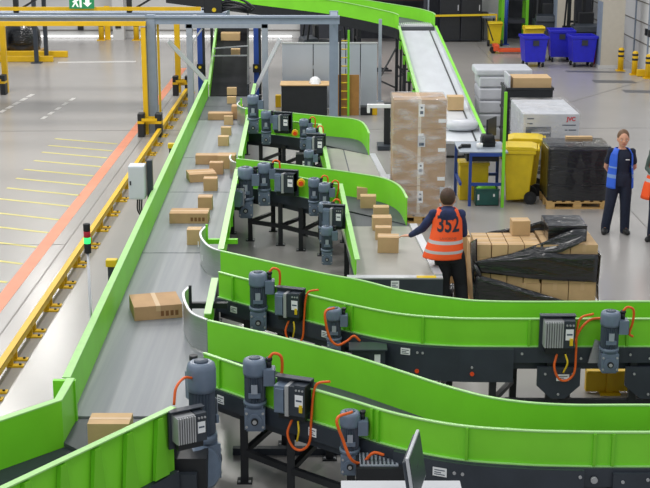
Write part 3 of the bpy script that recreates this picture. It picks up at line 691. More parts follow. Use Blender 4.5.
# ------------------------------------------------------------------ cartons
def carton_parts(w, d, h, m=CARD, tape=True, tm=None, gap=.006):
    """returns meshes centred in plan, standing on z = 0, seam along x"""
    q = MB(); q.box(-w / 2, w / 2, -d / 2, d / 2, 0, h - .004, m); body = q.mesh('carton')
    q = MB(); q.box(-w / 2, w / 2, gap / 2, d / 2, h - .004, h, m); q.box(-w / 2, w / 2, -d / 2, -gap / 2, h - .004, h, m); fl = q.mesh('flap')
    tp = None
    if tape:
        q = MB(); t_ = min(.05, d * .3); e = min(.09, h * .4)
        q.box(-w / 2 - .001, w / 2 + .001, -t_ / 2, t_ / 2, h - .001, h + .0015, tm or TAPE)
        for s in (-1, 1): q.box(s * w / 2 - .0015, s * w / 2 + .0015, -t_ / 2, t_ / 2, h - e, h, tm or TAPE)
        tp = q.mesh('tape')
    return body, fl, tp
CACHE = {}
def carton(label, x, y, z, w, d, h, rz=0, m=CARD, group=None, tape=True, prints=False, cat='box', seam_y=False):
    key = (round(w, 3), round(d, 3), round(h, 3), m.name, tape, seam_y)
    if key not in CACHE:
        if seam_y:
            b_, f_, t_ = carton_parts(d, w, h, m, tape)
            for me in (b_, f_, t_):
                if me: me.transform(Matrix.Rotation(PI / 2, 4, 'Z'))
            CACHE[key] = (b_, f_, t_)
        else: CACHE[key] = carton_parts(w, d, h, m, tape)
    b_, f_, t_ = CACHE[key]
    o = top('carton', b_, label, cat, group, loc=(x, y, z), rotz=rz)
    part('flap', f_, o)
    if t_: part('tape', t_, o)
    if prints:
        q = MB(); k = w / 2
        for i in range(4): q.box(k * .1 + i * k * .2, k * .1 + i * k * .2 + k * .13, -d / 2 - .0015, -d / 2 + .001, h * .22, h * .6, BROWNPRINT)
        part('printed_mark', q, o)
    return o
BROWNPRINT = mat('brown_print', '#7c5430', .75)
G1 = 'cartons riding on the grey main belt'
def belt_box(label, x0, x1, yt, yb, zb=.752, dfac=1.0, rz=0, **kw):
    """carton whose front face spans pixel x0..x1 with its lower edge at yb, upper front edge at yt"""
    a = at(x0, yb, zb); c = at(x1, yb, zb); w = c.x - a.x
    h = at(x0, yt, Y=a.y).z - zb; d = w * dfac
    return carton(label, (a.x + c.x) / 2, a.y + d / 2, zb, w, d, h, rz, **kw)
ang = math.atan2(14.21 - 14.16, -1.54 + 2.03)
carton('large flat brown carton nearest the viewer on the grey belt, turned at an angle', -1.895, 14.41, .752, .53, .5, .155, .25, CARD2, G1, prints=True, seam_y=True)
belt_box('small cube carton on the grey belt beside the curved steel deflector', 187, 201, 230, 245, m=CARD, group=G1)
belt_box('wide brown carton with printed front on the grey belt behind the small cube', 169.5, 208, 213.5, 223.5, m=CARD2, group=G1, prints=True, dfac=.6)
belt_box('small carton standing alone on the grey belt behind the wide printed carton', 198, 212, 197.5, 210, m=CARD2, group=G1)
carton('flat carton lying skewed on the grey belt, behind a small cube carton', at(200, 183, .752).x, at(200, 181, .752).y + .12, .752, .44, .4, .13, .25, CARD2, G1)
belt_box('small cube carton in front of the skewed flat carton on the grey belt', 203.5, 217, 179, 191, m=CARD2, group=G1)
belt_box('long low carton on the grey belt left of a pair of smaller cartons', 195.5, 221, 155.5, 164.5, m=CARD2, group=G1, dfac=.5)
belt_box('small carton standing in front of the long low carton on the grey belt', 209.5, 223, 163, 174.5, m=CARD2, group=G1, dfac=.8)
carton('squat carton at the right edge of the grey belt beside the long low carton', at(224, 171, .752).x + .03, at(224, 170, .752).y + .25, .752, .3, .3, .22, 0, CARD2, G1)
belt_box('nearest of three small cube cartons in a row far up the grey belt', 218, 228.5, 137, 146, m=CARD, group=G1)
belt_box('middle of three small cube cartons in a row far up the grey belt', 221, 231, 127.5, 135.5, m=CARD, group=G1, dfac=.8)
belt_box('farthest of three small cube cartons in a row far up the grey belt', 224, 233, 116.5, 125, m=CARD, group=G1, dfac=.7)
belt_box('flat carton across the grey belt behind the row of three small cubes', 208, 233, 113.5, 120, m=CARD2, group=G1, dfac=.5)
carton('small carton at the right belt edge beside the flat carton across the belt', at(237, 119, .752).x, at(237, 119, .752).y + .15, .752, .22, .3, .26, 0, CARD2, G1)
belt_box('small carton at the foot of the black incline belt, nearer of two', 227, 236, 97, 103.5, m=CARD, group=G1, dfac=.7)
belt_box('small carton at the foot of the black incline belt, farther of two', 227, 236.5, 88, 95, zb=.772, m=CARD, group=G1, dfac=.7)
G2 = 'cartons riding on the black incline belt'
def inc_box(label, px0, px1, yt, yb, dfac):
    lo, hi = 30.5, 41.4
    for _ in range(40):
        mid = (lo + hi) / 2
        if at(px0, yb, Y=mid).z < iz(mid) : lo = mid
        else: hi = mid
    hi = lo
    # walk the incline to the point seen at pixel row yb
    best = min(((abs(at(px0, yb, Y=y_).z - iz(y_)), y_) for y_ in [30.5 + i * .02 for i in range(545)]))[1]
    a, c = at(px0, yb, Y=best), at(px1, yb, Y=best); w = c.x - a.x; z = iz(best) + .004
    h = at(px0, yt, Y=best).z - z; d = w * dfac
    o = carton(label, (a.x + c.x) / 2, best + d / 2, z + .0 * d, w, d, h, 0, CARDP, G2); o.rotation_euler.x = math.atan(.064)
inc_box('large pale carton at the top of the black incline belt', 221, 240, 33, 40.5, .5)
inc_box('smaller carton below the large pale carton on the black incline belt', 231, 240, 49, 55, .6)
belt_box('carton half hidden behind the green guard where the belt turns to the lower left', 88.5, 130, 424, 452, zb=.737, m=CARD, group=G1, dfac=.7)
G3 = 'small cartons on the outlet beside the man'
names = ['carton under the hand of the man in the orange vest', 'second carton from the man on the outlet belt', 'third carton from the man on the outlet belt', 'fourth carton from the man, near the belt edge', 'fifth carton from the man, left of the row at the bend', 'farthest small carton, against the green wall at the bend']
for nme, (x0, x1, yt, yb, rz), z_ in zip(names, ((378, 399, 237.5, 253, -.06), (375.5, 391, 228, 240, 0), (372.5, 391.5, 218, 230.5, .04), (373.5, 389, 207.5, 218, 0), (360.5, 376, 196.5, 209, 0), (357, 374, 188, 200, 0)), (.743, .743, .743, .743, .74, .74)):
    belt_box('small ' + nme if not nme.startswith('farthest') else nme, x0, x1, yt, yb, zb=z_, rz=rz, m=CARD, group=G3, dfac=.75)
sl_z = lambda y: .80 + sl * (y - 24.6)
carton('brown carton on the white chute above the tall carton stack', 2.62, 27.0, sl_z(26.95) + .016, .32, .3, .27, 0, CARD, None)
q = MB(); q.rings([(0, 0, 0, .28, .2), (0, 0, .05, .34, .25), (0, 0, .14, .3, .22), (.02, 0, .18, .18, .12)], WPACK, 14)
top('parcel_bag', q, 'white plastic parcel bag at the lower end of the white chute', 'parcel', loc=(2.6, 25.4, sl_z(25.5) + .014))

# ------------------------------------------------------------------ pallets
def pallet(label, x, y, w, d, group='wooden pallets', rz=0, dark=False):
    t = thing('pallet', label, 'pallet', (x, y, 0), rz, group)
    n = 7
    for i in range(n):
        x0 = -w / 2 + i * (w - .1) / (n - 1)
        q = MB(); q.box(x0, x0 + .1, -d / 2, d / 2, .122, .144, WOOD); part('deck_board', q, t, bevel=.003)
    for yy in (-d / 2 + .05, 0, d / 2 - .05):
        q = MB(); q.box(-w / 2, w / 2, yy - .05, yy + .05, .1, .122, WOOD); part('stringer_board', q, t)
        q = MB(); q.box(-w / 2, w / 2, yy - .05, yy + .05, 0, .022, WOOD); part('bottom_board', q, t)
        for xx in (-w / 2 + .07, 0, w / 2 - .07):
            q = MB(); q.box(xx - .07, xx + .07, yy - .05, yy + .05, .022, .1, WOOD); part('block', q, t, bevel=.003)
    return t

WRAP = mat('hazy_stretch_film', '#eef0f2', .18, bump=.5, bscale=9, alpha=(.1, .6))
# tall carton stack
pallet('pallet under the tall clear wrapped carton stack', 1.53, 21.95, .96, .84)
ST = 'cartons of the tall clear wrapped stack'
for i, nm in enumerate(('bottom', 'second from the bottom', 'third from the bottom', 'topmost')):
    z = .146 + i * .476
    o = carton('large brown carton in the tall clear wrapped stack, %s' % nm, 1.53, 21.93, z, .85, .8, .472, 0, CARDF, ST, seam_y=True)
    q = MB(); q.box(-.02, .07, -.4035, -.4, .2, .4, LABEL); q.box(0, .05, -.405, -.4035, .24, .29, PRINT); q.box(.01, .04, -.405, -.4035, .33, .36, PRINT); part('label_plate', q, o)
    q = MB(); q.box(-.03, .02, -.4025, -.4, .02, .485, TAPEW); part('tape', q, o)
    if i > 0:
        q = MB(); q.box(.3, .42, -.4035, -.4, .1, .16, LABEL); part('label_plate', q, o)
q = MB()
q.box(-.03, .09, -.413, -.411, 1.28, 1.46, PAPER); q.box(-.01, .07, -.4145, -.413, 1.3, 1.35, PRINT)
def film_box(w, d, z0, z1, m, seg=10, amp=.008, seed=1, topc=True):
    rnd = random.Random(seed); q = MB(); P = []
    for i in range(seg + 1): P.append((-w / 2 + w * i / seg, -d / 2))
    for i in range(1, seg + 1): P.append((w / 2, -d / 2 + d * i / seg))
    for i in range(1, seg + 1): P.append((w / 2 - w * i / seg, d / 2))
    for i in range(1, seg): P.append((-w / 2, d / 2 - d * i / seg))
    n = len(P); k = 12; vs = []
    for j in range(k + 1):
        for x, y in P:
            f = 1 + rnd.uniform(0, amp); vs.append((x * f, y * f, z0 + (z1 - z0) * j / k))
    q.add(vs, [(j * n + i, j * n + (i + 1) % n, (j + 1) * n + (i + 1) % n, (j + 1) * n + i) for j in range(k) for i in range(n)], m, True)
    if topc: q.add(vs[-n:], [tuple(range(n))], m)
    return q
f = film_box(.875, .825, .12, 2.06, WRAP, seed=3)
o = top('stretch_film', f, 'clear stretch film wrapped around the tall carton stack', 'wrapping film', loc=(1.53, 21.93, 0)); part('paper_slip', q, o)
q = MB(); q.sweep(cr([(.34, -.43, 0), (.44, -.46, 0), (.5, -.43, 0), (.53, -.36, 0)], 6), [(0, .05), (.03, .3), (.0, .62), (.008, .62), (.038, .3), (.008, .05)], WPACK); part('loose_tail', q, o, label='loose white film tail')

# black wrapped pallet
pallet('pallet under the big black film wrapped load beside the woman', 4.33, 22.95, 1.06, .8)
q = film_box(1.04, .8, .15, 1.09, FILM, seg=12, amp=.012, seed=5)
o = top('wrapped_load', q, 'big load wrapped in black stretch film on a pallet beside the woman', 'wrapped load', loc=(4.33, 22.95, 0))
q = MB(); q.box(-.535, -.52, -.37, .38, .2, 1.04, FILMO); part('film_gap', q, o, label='olive strip where the film is thin')
q = MB(); q.box(-.12, .34, .3, .41, 1.09, 1.13, CARD); part('cover_board', q, o, label='brown cardboard lid board')
q = MB()
for z in (.42, .7): q.tube([(-.53 + i * .106, -.416 - .006 * math.sin(i * 1.7), z + .012 * math.sin(i * 2.1)) for i in range(11)], .008, FILM, 6)
part('film_fold', q, o)

# opened film wrapped load in front of the man
pallet('pallet under the half opened black film load right of the man', 2.65, 16.85, 1.56, 1.08)
GL = 'cartons of the half opened film load'
xs = ((1.9, 2.3), (2.31, 2.72), (2.735, 3.07), (3.08, 3.42))
pos = ('left end', 'second from left', 'third from left', 'right end')
for r_, (y0, y1) in enumerate(((16.33, 16.83), (16.85, 17.36))):
    for (x0, x1), nm in zip(xs, pos):
        carton('large carton of the bottom %s row of the opened film load, %s' % (('front', 'back')[r_], nm), (x0 + x1) / 2, (y0 + y1) / 2, .146, x1 - x0, y1 - y0, .374, 0, CARD, GL, seam_y=True)
for r_, (y0, y1) in enumerate(((16.33, 16.83), (16.85, 17.36))):
    for (x0, x1), nm in zip(xs[2:], ('left', 'right')):
        carton('large carton of the upper %s row under the black boxes, %s one' % (('front', 'back')[r_], nm), (x0 + x1) / 2, (y0 + y1) / 2, .522, x1 - x0, y1 - y0, .5, 0, CARD, GL, seam_y=True)
rows_ = ('front', 'second', 'middle', 'fourth', 'back'); cols_ = ('left', 'second from left', 'third from left', 'right')
for k in range(3):
    for i in range(4):
        for j in range(3 if k == 2 else 5):
            rz = random.uniform(-.025, .025)
            lab = 'small cube carton in the opened film load, %s layer, %s row, %s column' % (('lowest', 'middle', 'top')[k], rows_[j], cols_[i])
            carton(lab, 1.985 + i * .206, 16.43 + j * .206, .522 + k * .168, .194, .194, .166, rz, (CARD, CARDP)[(i + j + k) % 2], 'small cartons of the opened film load', tape=(k == 2 or j == 0))
p = at(521, 236, 1.028)
carton('single carton standing on top of the opened film load, left of the black boxes', p.x, p.y + .12, 1.028, .23, .2, .19, .03, CARD, GL)
for yy, nm in ((16.63, 'nearer'), (16.93, 'farther')):
    q = MB(); q.box(-.245, .245, -.14, .14, 0, .19, FILM); q.box(-.25, .25, -.145, .145, .19, .205, FILM)
    o = top('wrapped_box', q, 'black film wrapped box on top of the opened load, %s of two' % nm, 'box', 'black wrapped boxes', loc=(3.06, yy, 1.024), bevel=.012)
    q = MB(); q.box(-.22, .2, -.1, .1, .205, .21, CLEAR); part('glossy_sheet', q, o)
def film_strip(upper, lower, Yu, Yl, seed, nx=26, ny=6, amp=.02):
    rnd = random.Random(seed); U = [at(x, y, Y=Yu[0] + (Yu[1] - Yu[0]) * i / (len(upper) - 1)) for i, (x, y) in enumerate(upper)]
    L = [at(x, y, Y=Yl[0] + (Yl[1] - Yl[0]) * i / (len(lower) - 1)) for i, (x, y) in enumerate(lower)]
    U, L = resample(U, nx), resample(L, nx); vs = []
    ph = [rnd.uniform(0, 6) for _ in range(4)]
    for i in range(nx):
        for j in range(ny):
            p = U[i].lerp(L[j and i], j / (ny - 1)) if False else U[i].lerp(L[i], j / (ny - 1))
            p = p + Vector((0, -abs(amp * math.sin(j * 2.4 + ph[0] + i * .12)) - rnd.uniform(0, amp * .4), 0)); vs.append(p)
    q = []
    return vs, [(i * ny + j, (i + 1) * ny + j, (i + 1) * ny + j + 1, i * ny + j + 1) for i in range(nx - 1) for j in range(ny - 1)]
q = MB()
Yf = 16.30
for args in (([(475, 262), (500, 259), (522, 257), (545, 252), (564, 254), (598, 254)], [(478, 272), (505, 275), (530, 278), (555, 280), (575, 281), (596, 282)], (Yf, Yf), (Yf, Yf), 1),
             ([(475, 261), (511, 253.5), (542, 242), (560, 234), (573, 229), (587, 229)], [(475, 266), (512, 261), (545, 255), (560, 252), (574, 246), (585, 240)], (Yf, 16.46), (Yf, Yf + .02), 2),
             ([(476, 274), (500, 280), (520, 287), (567, 301), (580, 303)], [(472, 312), (500, 316), (520, 318), (567, 320), (580, 318)], (Yf, Yf), (Yf, Yf), 3),
             ([(470, 242), (470.5, 255), (472, 275), (473, 300)], [(477, 238), (477, 258), (479, 275), (481, 305)], (16.6, 16.3), (Yf, Yf), 6)):
    vs, fs = film_strip(*args); q.add(vs, fs, FILM, True)
yb = 17.09
vs, fs = film_strip([(471, 237), (490, 231), (510, 228), (530, 224), (549, 218)], [(471, 243), (490, 240), (510, 240), (530, 240), (551, 236)], (yb, yb), (yb, yb), 4); q.add(vs, fs, FILM, True)
q.sweep([(3.45, 16.3), (3.46, 16.8), (3.45, 17.42)], [(0, .3), (.015, .5), (0, .9), (-.008, .9), (.006, .5), (-.008, .3)], FILM)
o = top('stretch_film', q, 'torn black stretch film draped diagonally over the half opened load', 'wrapping film')
m_ = o.modifiers.new('thick', 'SOLIDIFY'); m_.thickness = .004
q = MB(); q.tube(cr([at(474, 265, Y=Yf - .02), at(477, 270, Y=Yf - .06), at(480, 275, Y=Yf - .03)], 5), .03, FILM, 8); part('film_knot', q, o, True)
# cartons between the man and the load
pallet('small pallet of cartons right behind the man', 1.8, 17.8, .5, .6)
o = carton('carton on the small pallet behind the man, lower', 1.76, 17.78, .146, .4, .45, .3, 0, CARD, 'cartons behind the man')
o = carton('carton on the small pallet behind the man, upper', 1.77, 17.78, .448, .36, .42, .38, 0, CARD, 'cartons behind the man')

# white printed boxes
pallet('pallet under the large printed white boxes', 4.12, 25.2, 1.06, 1.75)
WB = 'large white printed boxes'
for k in range(2):
    for j in range(3):
        q = MB(); q.box(-.51, .51, -.28, .28, 0, .6, WPACK)
        o = top('appliance_box', q, 'large white appliance box, %s layer, %s of the pallet' % (('lower', 'upper')[k], ('front', 'middle', 'back')[j]), 'box', WB, loc=(4.12, 24.6 + j * .57, .146 + k * .612), bevel=.015)
        if j == 0:
            q = MB(); q.box(-.46, .0, -.284, -.28, -.0 + .1, .36, PRINT); q.box(-.36, -.02, -.286, -.284, .24, .27, WPACK); q.box(-.46, .0, -.286, -.284, .15, .165, ALU); part('printed_panel', q, o)
            q = MB()
            for x0, z0, w in ((-.44, .5, .12), (-.44, .41, .1), (.2, .38, .25), (.25, .29, .05), (.32, .29, .14), (.07, .12, .18)): q.box(x0, x0 + w, -.284, -.28, z0, z0 + .02, PRINT)
            part('printed_mark', q, o)
            me = text_mesh('JVC', .1, RED, .001, .004, 'lettering'); part('lettering', me, o, at_=(.36, -.284, .5), rot=(PI / 2, 0, 0), label='red JVC lettering')
q = film_box(1.06, 1.74, .15, 1.39, CLEAR, seed=9, amp=.004); top('stretch_film', q, 'clear film around the large white printed boxes', 'wrapping film', loc=(4.12, 25.17, 0))
# white wrapped goods behind and black tray with a brown carton
pallet('pallet under the white wrapped bales behind the work table', 3.8, 28.65, .95, 1.0)
for k, (w, h, dx) in enumerate(((.86, .28, -.06), (.88, .28, -.04), (.84, .28, -.06), (.9, .26, -.04), (.86, .24, -.06), (1.18, .15, .03))):
    z = .146 + sum((.28, .28, .28, .26, .24, .16)[:k]) + k * .004
    q = MB(); q.box(-w / 2, w / 2, -.45, .45, 0, h, WPACK)
    top('wrapped_bale', q, 'white wrapped bale behind the work table, %s of its stack' % ('lowest', 'second from bottom', 'third from bottom', 'fourth from bottom', 'second from top', 'topmost wide slab')[k], 'bale', 'white wrapped bales', loc=(3.72 + dx, 28.65, z), bevel=.04)
pallet('pallet under the black crates behind the printed white boxes', 4.06, 27.05, .98, .9)
for k in range(3):
    z = .146 + k * .45; q = MB(); h = .445
    q.box(-.46, .46, -.4, .4, 0, .02, BLACK); 
    for a in ((-.46, .46, -.4, -.38), (-.46, .46, .38, .4), (-.46, -.44, -.4, .4), (.44, .46, -.4, .4)): q.box(*a, .02, h, BLACK)
    q.box(-.48, .48, -.42, -.4, h - .05, h, BLACK); q.box(-.48, .48, .4, .42, h - .05, h, BLACK); q.box(-.48, -.46, -.42, .42, h - .05, h, BLACK); q.box(.46, .48, -.42, .42, h - .05, h, BLACK)
    top('plastic_crate', q, 'black crate behind the printed white boxes, %s of three' % ('lowest', 'middle', 'topmost')[k], 'crate', 'black crates', loc=(4.06, 27.05, z), bevel=.006)
carton('flat brown carton lying in the topmost black crate', 4.12, 27.05, 1.07, .76, .6, .6, 0, CARD, None)
q = MB(); q.box(-.02, .02, -.35, .35, 0, .66, WPACK); top('polystyrene_board', q, 'white board standing left of the brown carton in the black crate', 'board', loc=(3.66, 27.05, 1.07), bevel=.005)

# ------------------------------------------------------------------ work table and bins
t = thing('work_table', 'work table with grey top, blue legs and one green upright', 'table', (2.75, 23.2, 0))
q = MB(); q.box(2.3, 3.14, 22.75, 23.72, .93, .96, GALV); part('table_top', q, t, True, bevel=.004)
for x, y in ((2.5, 22.78), (2.33, 23.6), (3.08, 23.68)):
    q = MB(); q.box(x - .025, x + .025, y - .025, y + .025, 0, .93, BLUEF); part('leg', q, t, True)
q = MB(); q.box(3.03, 3.08, 22.66, 22.71, 0, 2.0, GREEN); part('upright', q, t, True, label='tall green upright')
for z in (.36,):
    q = MB(); q.box(2.5, 3.05, 22.76, 22.8, z, z + .05, BLUEF); q.box(2.32, 2.36, 22.8, 23.6, z, z + .05, BLUEF); q.box(2.34, 3.08, 23.6, 23.64, z, z + .05, BLUEF); part('lower_rail', q, t, True)
q = MB(); q.box(2.48, 3.08, 22.74, 22.75, .88, .94, BLUEF); q.box(2.45, 3.0, 22.9, 23.3, .76, .9, BLACK); part('drawer', q, t, True, label='black drawer')
t2 = thing('label_printer', 'black desktop label printer on the work table', 'printer', (2.85, 23.3, .962))
q = MB(); q.box(-.12, .12, -.12, .12, 0, .12, BLACK); q.prism([(-.12, .12), (.12, .12), (.08, .2), (-.1, .2)], -.12, .1, BLACK, Matrix.Rotation(PI / 2, 4, 'X')); part('housing', q, t2, bevel=.01)
q = MB(); q.cyl((-.09, -.16, .16), (.09, -.16, .16), .06, RUBBER); part('roll', q, t2)
t3 = thing('monitor', 'thin black monitor standing on the work table behind the printer', 'monitor', (2.93, 23.5, .962), R(60))
q = MB(); q.box(-.2, .2, -.015, .015, .12, .46, BLACK); part('screen', q, t3, bevel=.006)
q = MB(); q.box(-.02, .02, .015, .04, .0, .3, BLACK); part('stand', q, t3)
q = MB(); q.box(-.1, .1, -.06, .08, 0, .012, BLACK); part('foot', q, t3)
q = MB(); q.cyl((0, 0, 0), (0, 0, .09), .055, LABEL); q.cyl((0, 0, .09), (0, 0, .092), .02, TAPE); top('label_roll', q, 'white label roll on the work table by the printer', 'roll', loc=(2.68, 23.05, .961))
t4 = thing('hand_scanner', 'black hand scanner lying at the left of the work table', 'scanner', (2.42, 23.15, .961))
q = MB(); q.box(-.05, .12, -.04, .04, .0, .06, BLACK); part('scanner_head', q, t4, bevel=.012); q = MB(); q.bar((-.04, 0, .03), (-.1, -.14, .02), .04, .035, BLACK); part('handle', q, t4, bevel=.008)
q = MB()
for a in ((-.2, .2, -.15, -.135), (-.2, .2, .135, .15), (-.2, -.185, -.15, .15), (.185, .2, -.15, .15)): q.box(*a, 0, .3, GBIN)
q.box(-.2, .2, -.15, .15, 0, .02, GBIN); q.box(-.215, .215, -.165, -.15, .27, .3, GBIN); q.box(-.215, .215, .15, .165, .27, .3, GBIN)
o = top('tote_box', q, 'dark green tote box on the floor under the work table', 'crate', loc=(2.81, 22.95, 0), bevel=.006)
q = MB(); q.box(-.17, -.14, -.153, -.15, .1, .2, LABEL); q.box(.1, .13, -.153, -.15, .16, .21, LABEL); part('label_plate', q, o)
q = MB(); q.rings([(0, 0, 0, .17, .12), (0, 0, .04, .18, .13), (.03, 0, .1, .1, .08)], GREEN, 12); top('plastic_bag', q, 'bright green bag lying in the dark green tote box', 'bag', loc=(2.8, 22.95, .25))
q = MB(); q.box(-.25, .25, -.18, .18, 0, .66, YBIN); q.box(-.27, .27, -.2, .2, .62, .68, YBIN); top('plastic_container', q, 'yellow container behind the green tote under the work table', 'container', loc=(2.62, 23.4, 0), bevel=.012)
def wheelie(label, x, y, rz, h=1.02, w=.52, d=.6, m=YBIN, group='yellow wheelie bins'):
    t = thing('wheelie_bin', label, 'bin', (x, y, 0), rz, group)
    q = MB(); a, c_ = w / 2, d / 2
    vs = [(-a * .84, -c_ * .8, .04), (a * .84, -c_ * .8, .04), (a * .84, c_ * .7, .08), (-a * .84, c_ * .7, .08), (-a, -c_, h - .1), (a, -c_, h - .1), (a, c_, h - .1), (-a, c_, h - .1)]
    q.add(vs, [(0, 3, 2, 1), (4, 5, 6, 7), (0, 1, 5, 4), (1, 2, 6, 5), (2, 3, 7, 6), (3, 0, 4, 7)], m); part('body', q, t, bevel=.02)
    q = MB(); q.box(-a - .02, a + .02, -c_ - .03, c_ + .02, h - .14, h - .08, m); part('rim', q, t, bevel=.01)
    q = MB(); q.prism([(-c_ - .05, h - .08), (c_ + .04, h - .08), (c_ + .04, h - .04), (c_ * .8, h - .01), (-c_ * .8, h - .01), (-c_ - .05, h - .04)], -a - .02, a + .02, m, Matrix(((0, 0, 1, 0), (1, 0, 0, 0), (0, 1, 0, 0), (0, 0, 0, 1)))); part('lid', q, t, bevel=.01)
    q = MB(); q.cyl((-a, c_ + .07, h - .06), (a, c_ + .07, h - .06), .018, m); q.bar((-a * .8, c_, h - .06), (-a * .8, c_ + .07, h - .06), .03, .03, m); q.bar((a * .8, c_, h - .06), (a * .8, c_ + .07, h - .06), .03, .03, m); part('handle', q, t)
    for s in (-1, 1):
        q = MB(); q.cyl((s * (a - .04), c_ * .8, .11), (s * (a + .03), c_ * .8, .11), .11, RUBBER); q.cyl((s * (a + .03), c_ * .8, .11), (s * (a + .034), c_ * .8, .11), .05, BLACK); part('wheel', q, t)
    return t
wheelie('yellow wheelie bin beside the green upright of the work table', 3.4, 23.2, R(-98), 1.02, .52, .52)
wheelie('yellow wheelie bin behind the first one, right of the work table', 3.6, 23.85, R(-98), 1.05, .52, .54)

q = MB(); q.rings([(0, 0, 0, .13, .16), (.01, 0, .06, .15, .18), (-.01, .02, .16, .12, .14), (0, .03, .25, .07, .08), (0, .03, .3, .02, .03)], FILM, 14); q.rings([(.02, -.12, 0, .1, .1), (.02, -.12, .08, .1, .09), (.02, -.1, .15, .04, .04)], FILM, 12)
top('film_heap', q, 'crumpled heap of black film on the floor at the feet of the man', 'wrapping film', loc=(1.69, 17.05, 0))
# ------------------------------------------------------------------ left side of the hall
t = thing('guard_rail', 'long yellow floor guard rail along the left of the grey belt', 'guard rail', (-3.72, 13, 0))
q = MB(); q.box(-3.68, -3.665, 12, 36.5, .04, .2, YELLOW); q.box(-3.68, -3.6, 12, 36.5, .19, .202, YELLOW); q.box(-3.612, -3.6, 12, 36.5, .12, .2, YELLOW); part('rail', q, t, True)
y = 12.6
while y < 36:
    for dy in (0, .22):
        q = MB(); q.box(-3.67, -3.6, y + dy, y + dy + .03, .0, .19, YELLOW); q.box(-3.67, -3.48, y + dy - .03, y + dy + .06, 0, .02, YELLOW); q.cyl((-3.52, y + dy + .015, .02), (-3.52, y + dy + .015, .035), .016, BLACK, n=8); part('bracket', q, t, True)
    y += 1.05
q = MB(); q.box(-3.92, -3.5, 24.0, 24.6, 0, .5, YELLOW) if False else None

def protector(label, x, y, w=.24):
    t = thing('post_protector', label, 'post protector', (x, y, 0), 0, 'black and yellow post protectors')
    for sx in (-1, 1):
        q = MB(); q.box(sx * w * .8 - .07, sx * w * .8 + .07, -w * .6, w * .6, 0, .52, BLACK); part('bumper', q, t, bevel=.015)
        q = MB(); q.box(sx * w * .8 - .072, sx * w * .8 + .072, -w * .6 - .003, w * .6, .3, .36, YELLOW); part('band', q, t)
    q = MB(); q.box(-w * .7, w * .7, w * .5, w * .6, .25, .42, YELLOW); part('crossbar', q, t)
    q = MB(); q.box(-w * .7, w * .7, -w * .66, -w * .6, .36, .42, YELLOW); part('crossbar', q, t)
    return t
g = thing('gantry', 'grey and yellow steel gantry spanning the aisle and the grey belt', 'gantry', (-3.96, 29.7, 0))
q = MB(); q.box(-12, .32, 29.9, 30.1, 2.42, 2.6, GREYBLUE); q.box(-12, .32, 29.86, 29.9, 2.56, 2.6, GREYBLUE); part('beam', q, g, True)
q = MB(); q.box(-12, -3.92, 29.7, 29.86, 2.4, 2.49, YELLOW); part('yellow_beam', q, g, True, label='yellow lower beam')
q = MB(); q.box(-4.03, -3.93, 29.7, 29.82, 0, 2.36, YELLOW); part('yellow_post', q, g, True, label='yellow post')
q = MB(); q.box(-3.92, -3.74, 29.88, 30.1, 0, 2.62, GREYBLUE); q.box(-3.95, -3.93, 29.88, 30.1, 0, 2.6, GREYBLUE); part('post', q, g, True)
q = MB(); q.box(-3.72, -3.68, 30.05, 30.15, 0, 2.42, YELLOW); part('yellow_post', q, g, True, label='narrow yellow post edge')
q = MB(); q.box(.1, .3, 31.0, 31.2, 0, 2.6, GREYBLUE); part('post', q, g, True)
q = MB(); q.bar((.2, 30.0, 2.5), (.2, 31.2, 2.5), .16, .18, GREYBLUE); part('beam', q, g, True)
protector('post protector at the foot of the gantry post left of the belt', -3.86, 29.5)
g2 = thing('safety_portal', 'yellow portal posts behind the gantry on the left aisle', 'portal', (-8.65, 36.5, 0))
for x in (-8.56, -3.93):
    q = MB(); q.box(x - .07, x + .07, 36.0, 36.14, 0, 1.98, YELLOW); part('post', q, g2, True)
q = MB(); q.box(-12, -3.86, 36.0, 36.14, 1.98, 2.1, YELLOW); part('beam', q, g2, True)
protector('post protector at the left picture edge', -8.72, 35.7); protector('post protector below the far yellow post beside the belt', -3.78, 35.5, .2)
# upper walkway with sign
u = thing('walkway', 'raised steel walkway across the top left with yellow edge strip', 'walkway', (-6, 33, 0))
q = MB(); q.box(-14, -2.4, 33, 34.4, 2.2, 2.38, GREYBLUE); q.box(-14, -2.4, 32.98, 33, 2.18, 2.22, STEELP); part('deck', q, u, True)
q = MB(); q.box(-14, -3.0, 32.94, 33, 2.44, 2.53, YELLOW); part('edge_strip', q, u, True, label='yellow edge strip')
q = MB(); q.tube(cr([(-14, 32.9, 2.3), (-6, 32.9, 2.29), (-3.6, 32.9, 2.3), (-3.1, 32.9, 2.34)], 6), .02, STEELP); part('conduit', q, u, True)
for x in (-11, -7.5, -4.75, -2.88):
    q = MB(); q.box(x - .06, x + .06, 33.1, 33.2, 0 if x < -9 else 2.38, 3.2, BLACK) ; q.bar((x, 33.05, 2.4), (x + .6, 33.05, 2.75), .05, .05, BLACK); part('post', q, u, True)
for x, y in ((-13.6, 33.6), (-9.0, 42.2), (-8.83, 42.9)):
    q = MB(); q.box(x - .06, x + .06, y - .06, y + .06, .01, 2.3, DARK); q.box(x - .16, x + .16, y - .14, y + .14, 0, .03, DARK); part('column', q, u, True)
q = MB(); q.box(-14, -8.6, 42.1, 43.1, 2.2, 2.34, GREYBLUE); part('deck', q, u, True)
for k in range(5):
    q = MB(); q.tube(cr([(-3.0 + k * .05, 33.3, 2.45), (-2.6 + k * .1, 33.2, 2.4 + k * .08), (-2.2 + k * .12, 33.1, 2.5), (-1.9, 33.2, 2.38)], 5), .03, BLACK); part('cable_bundle', q, u, True)
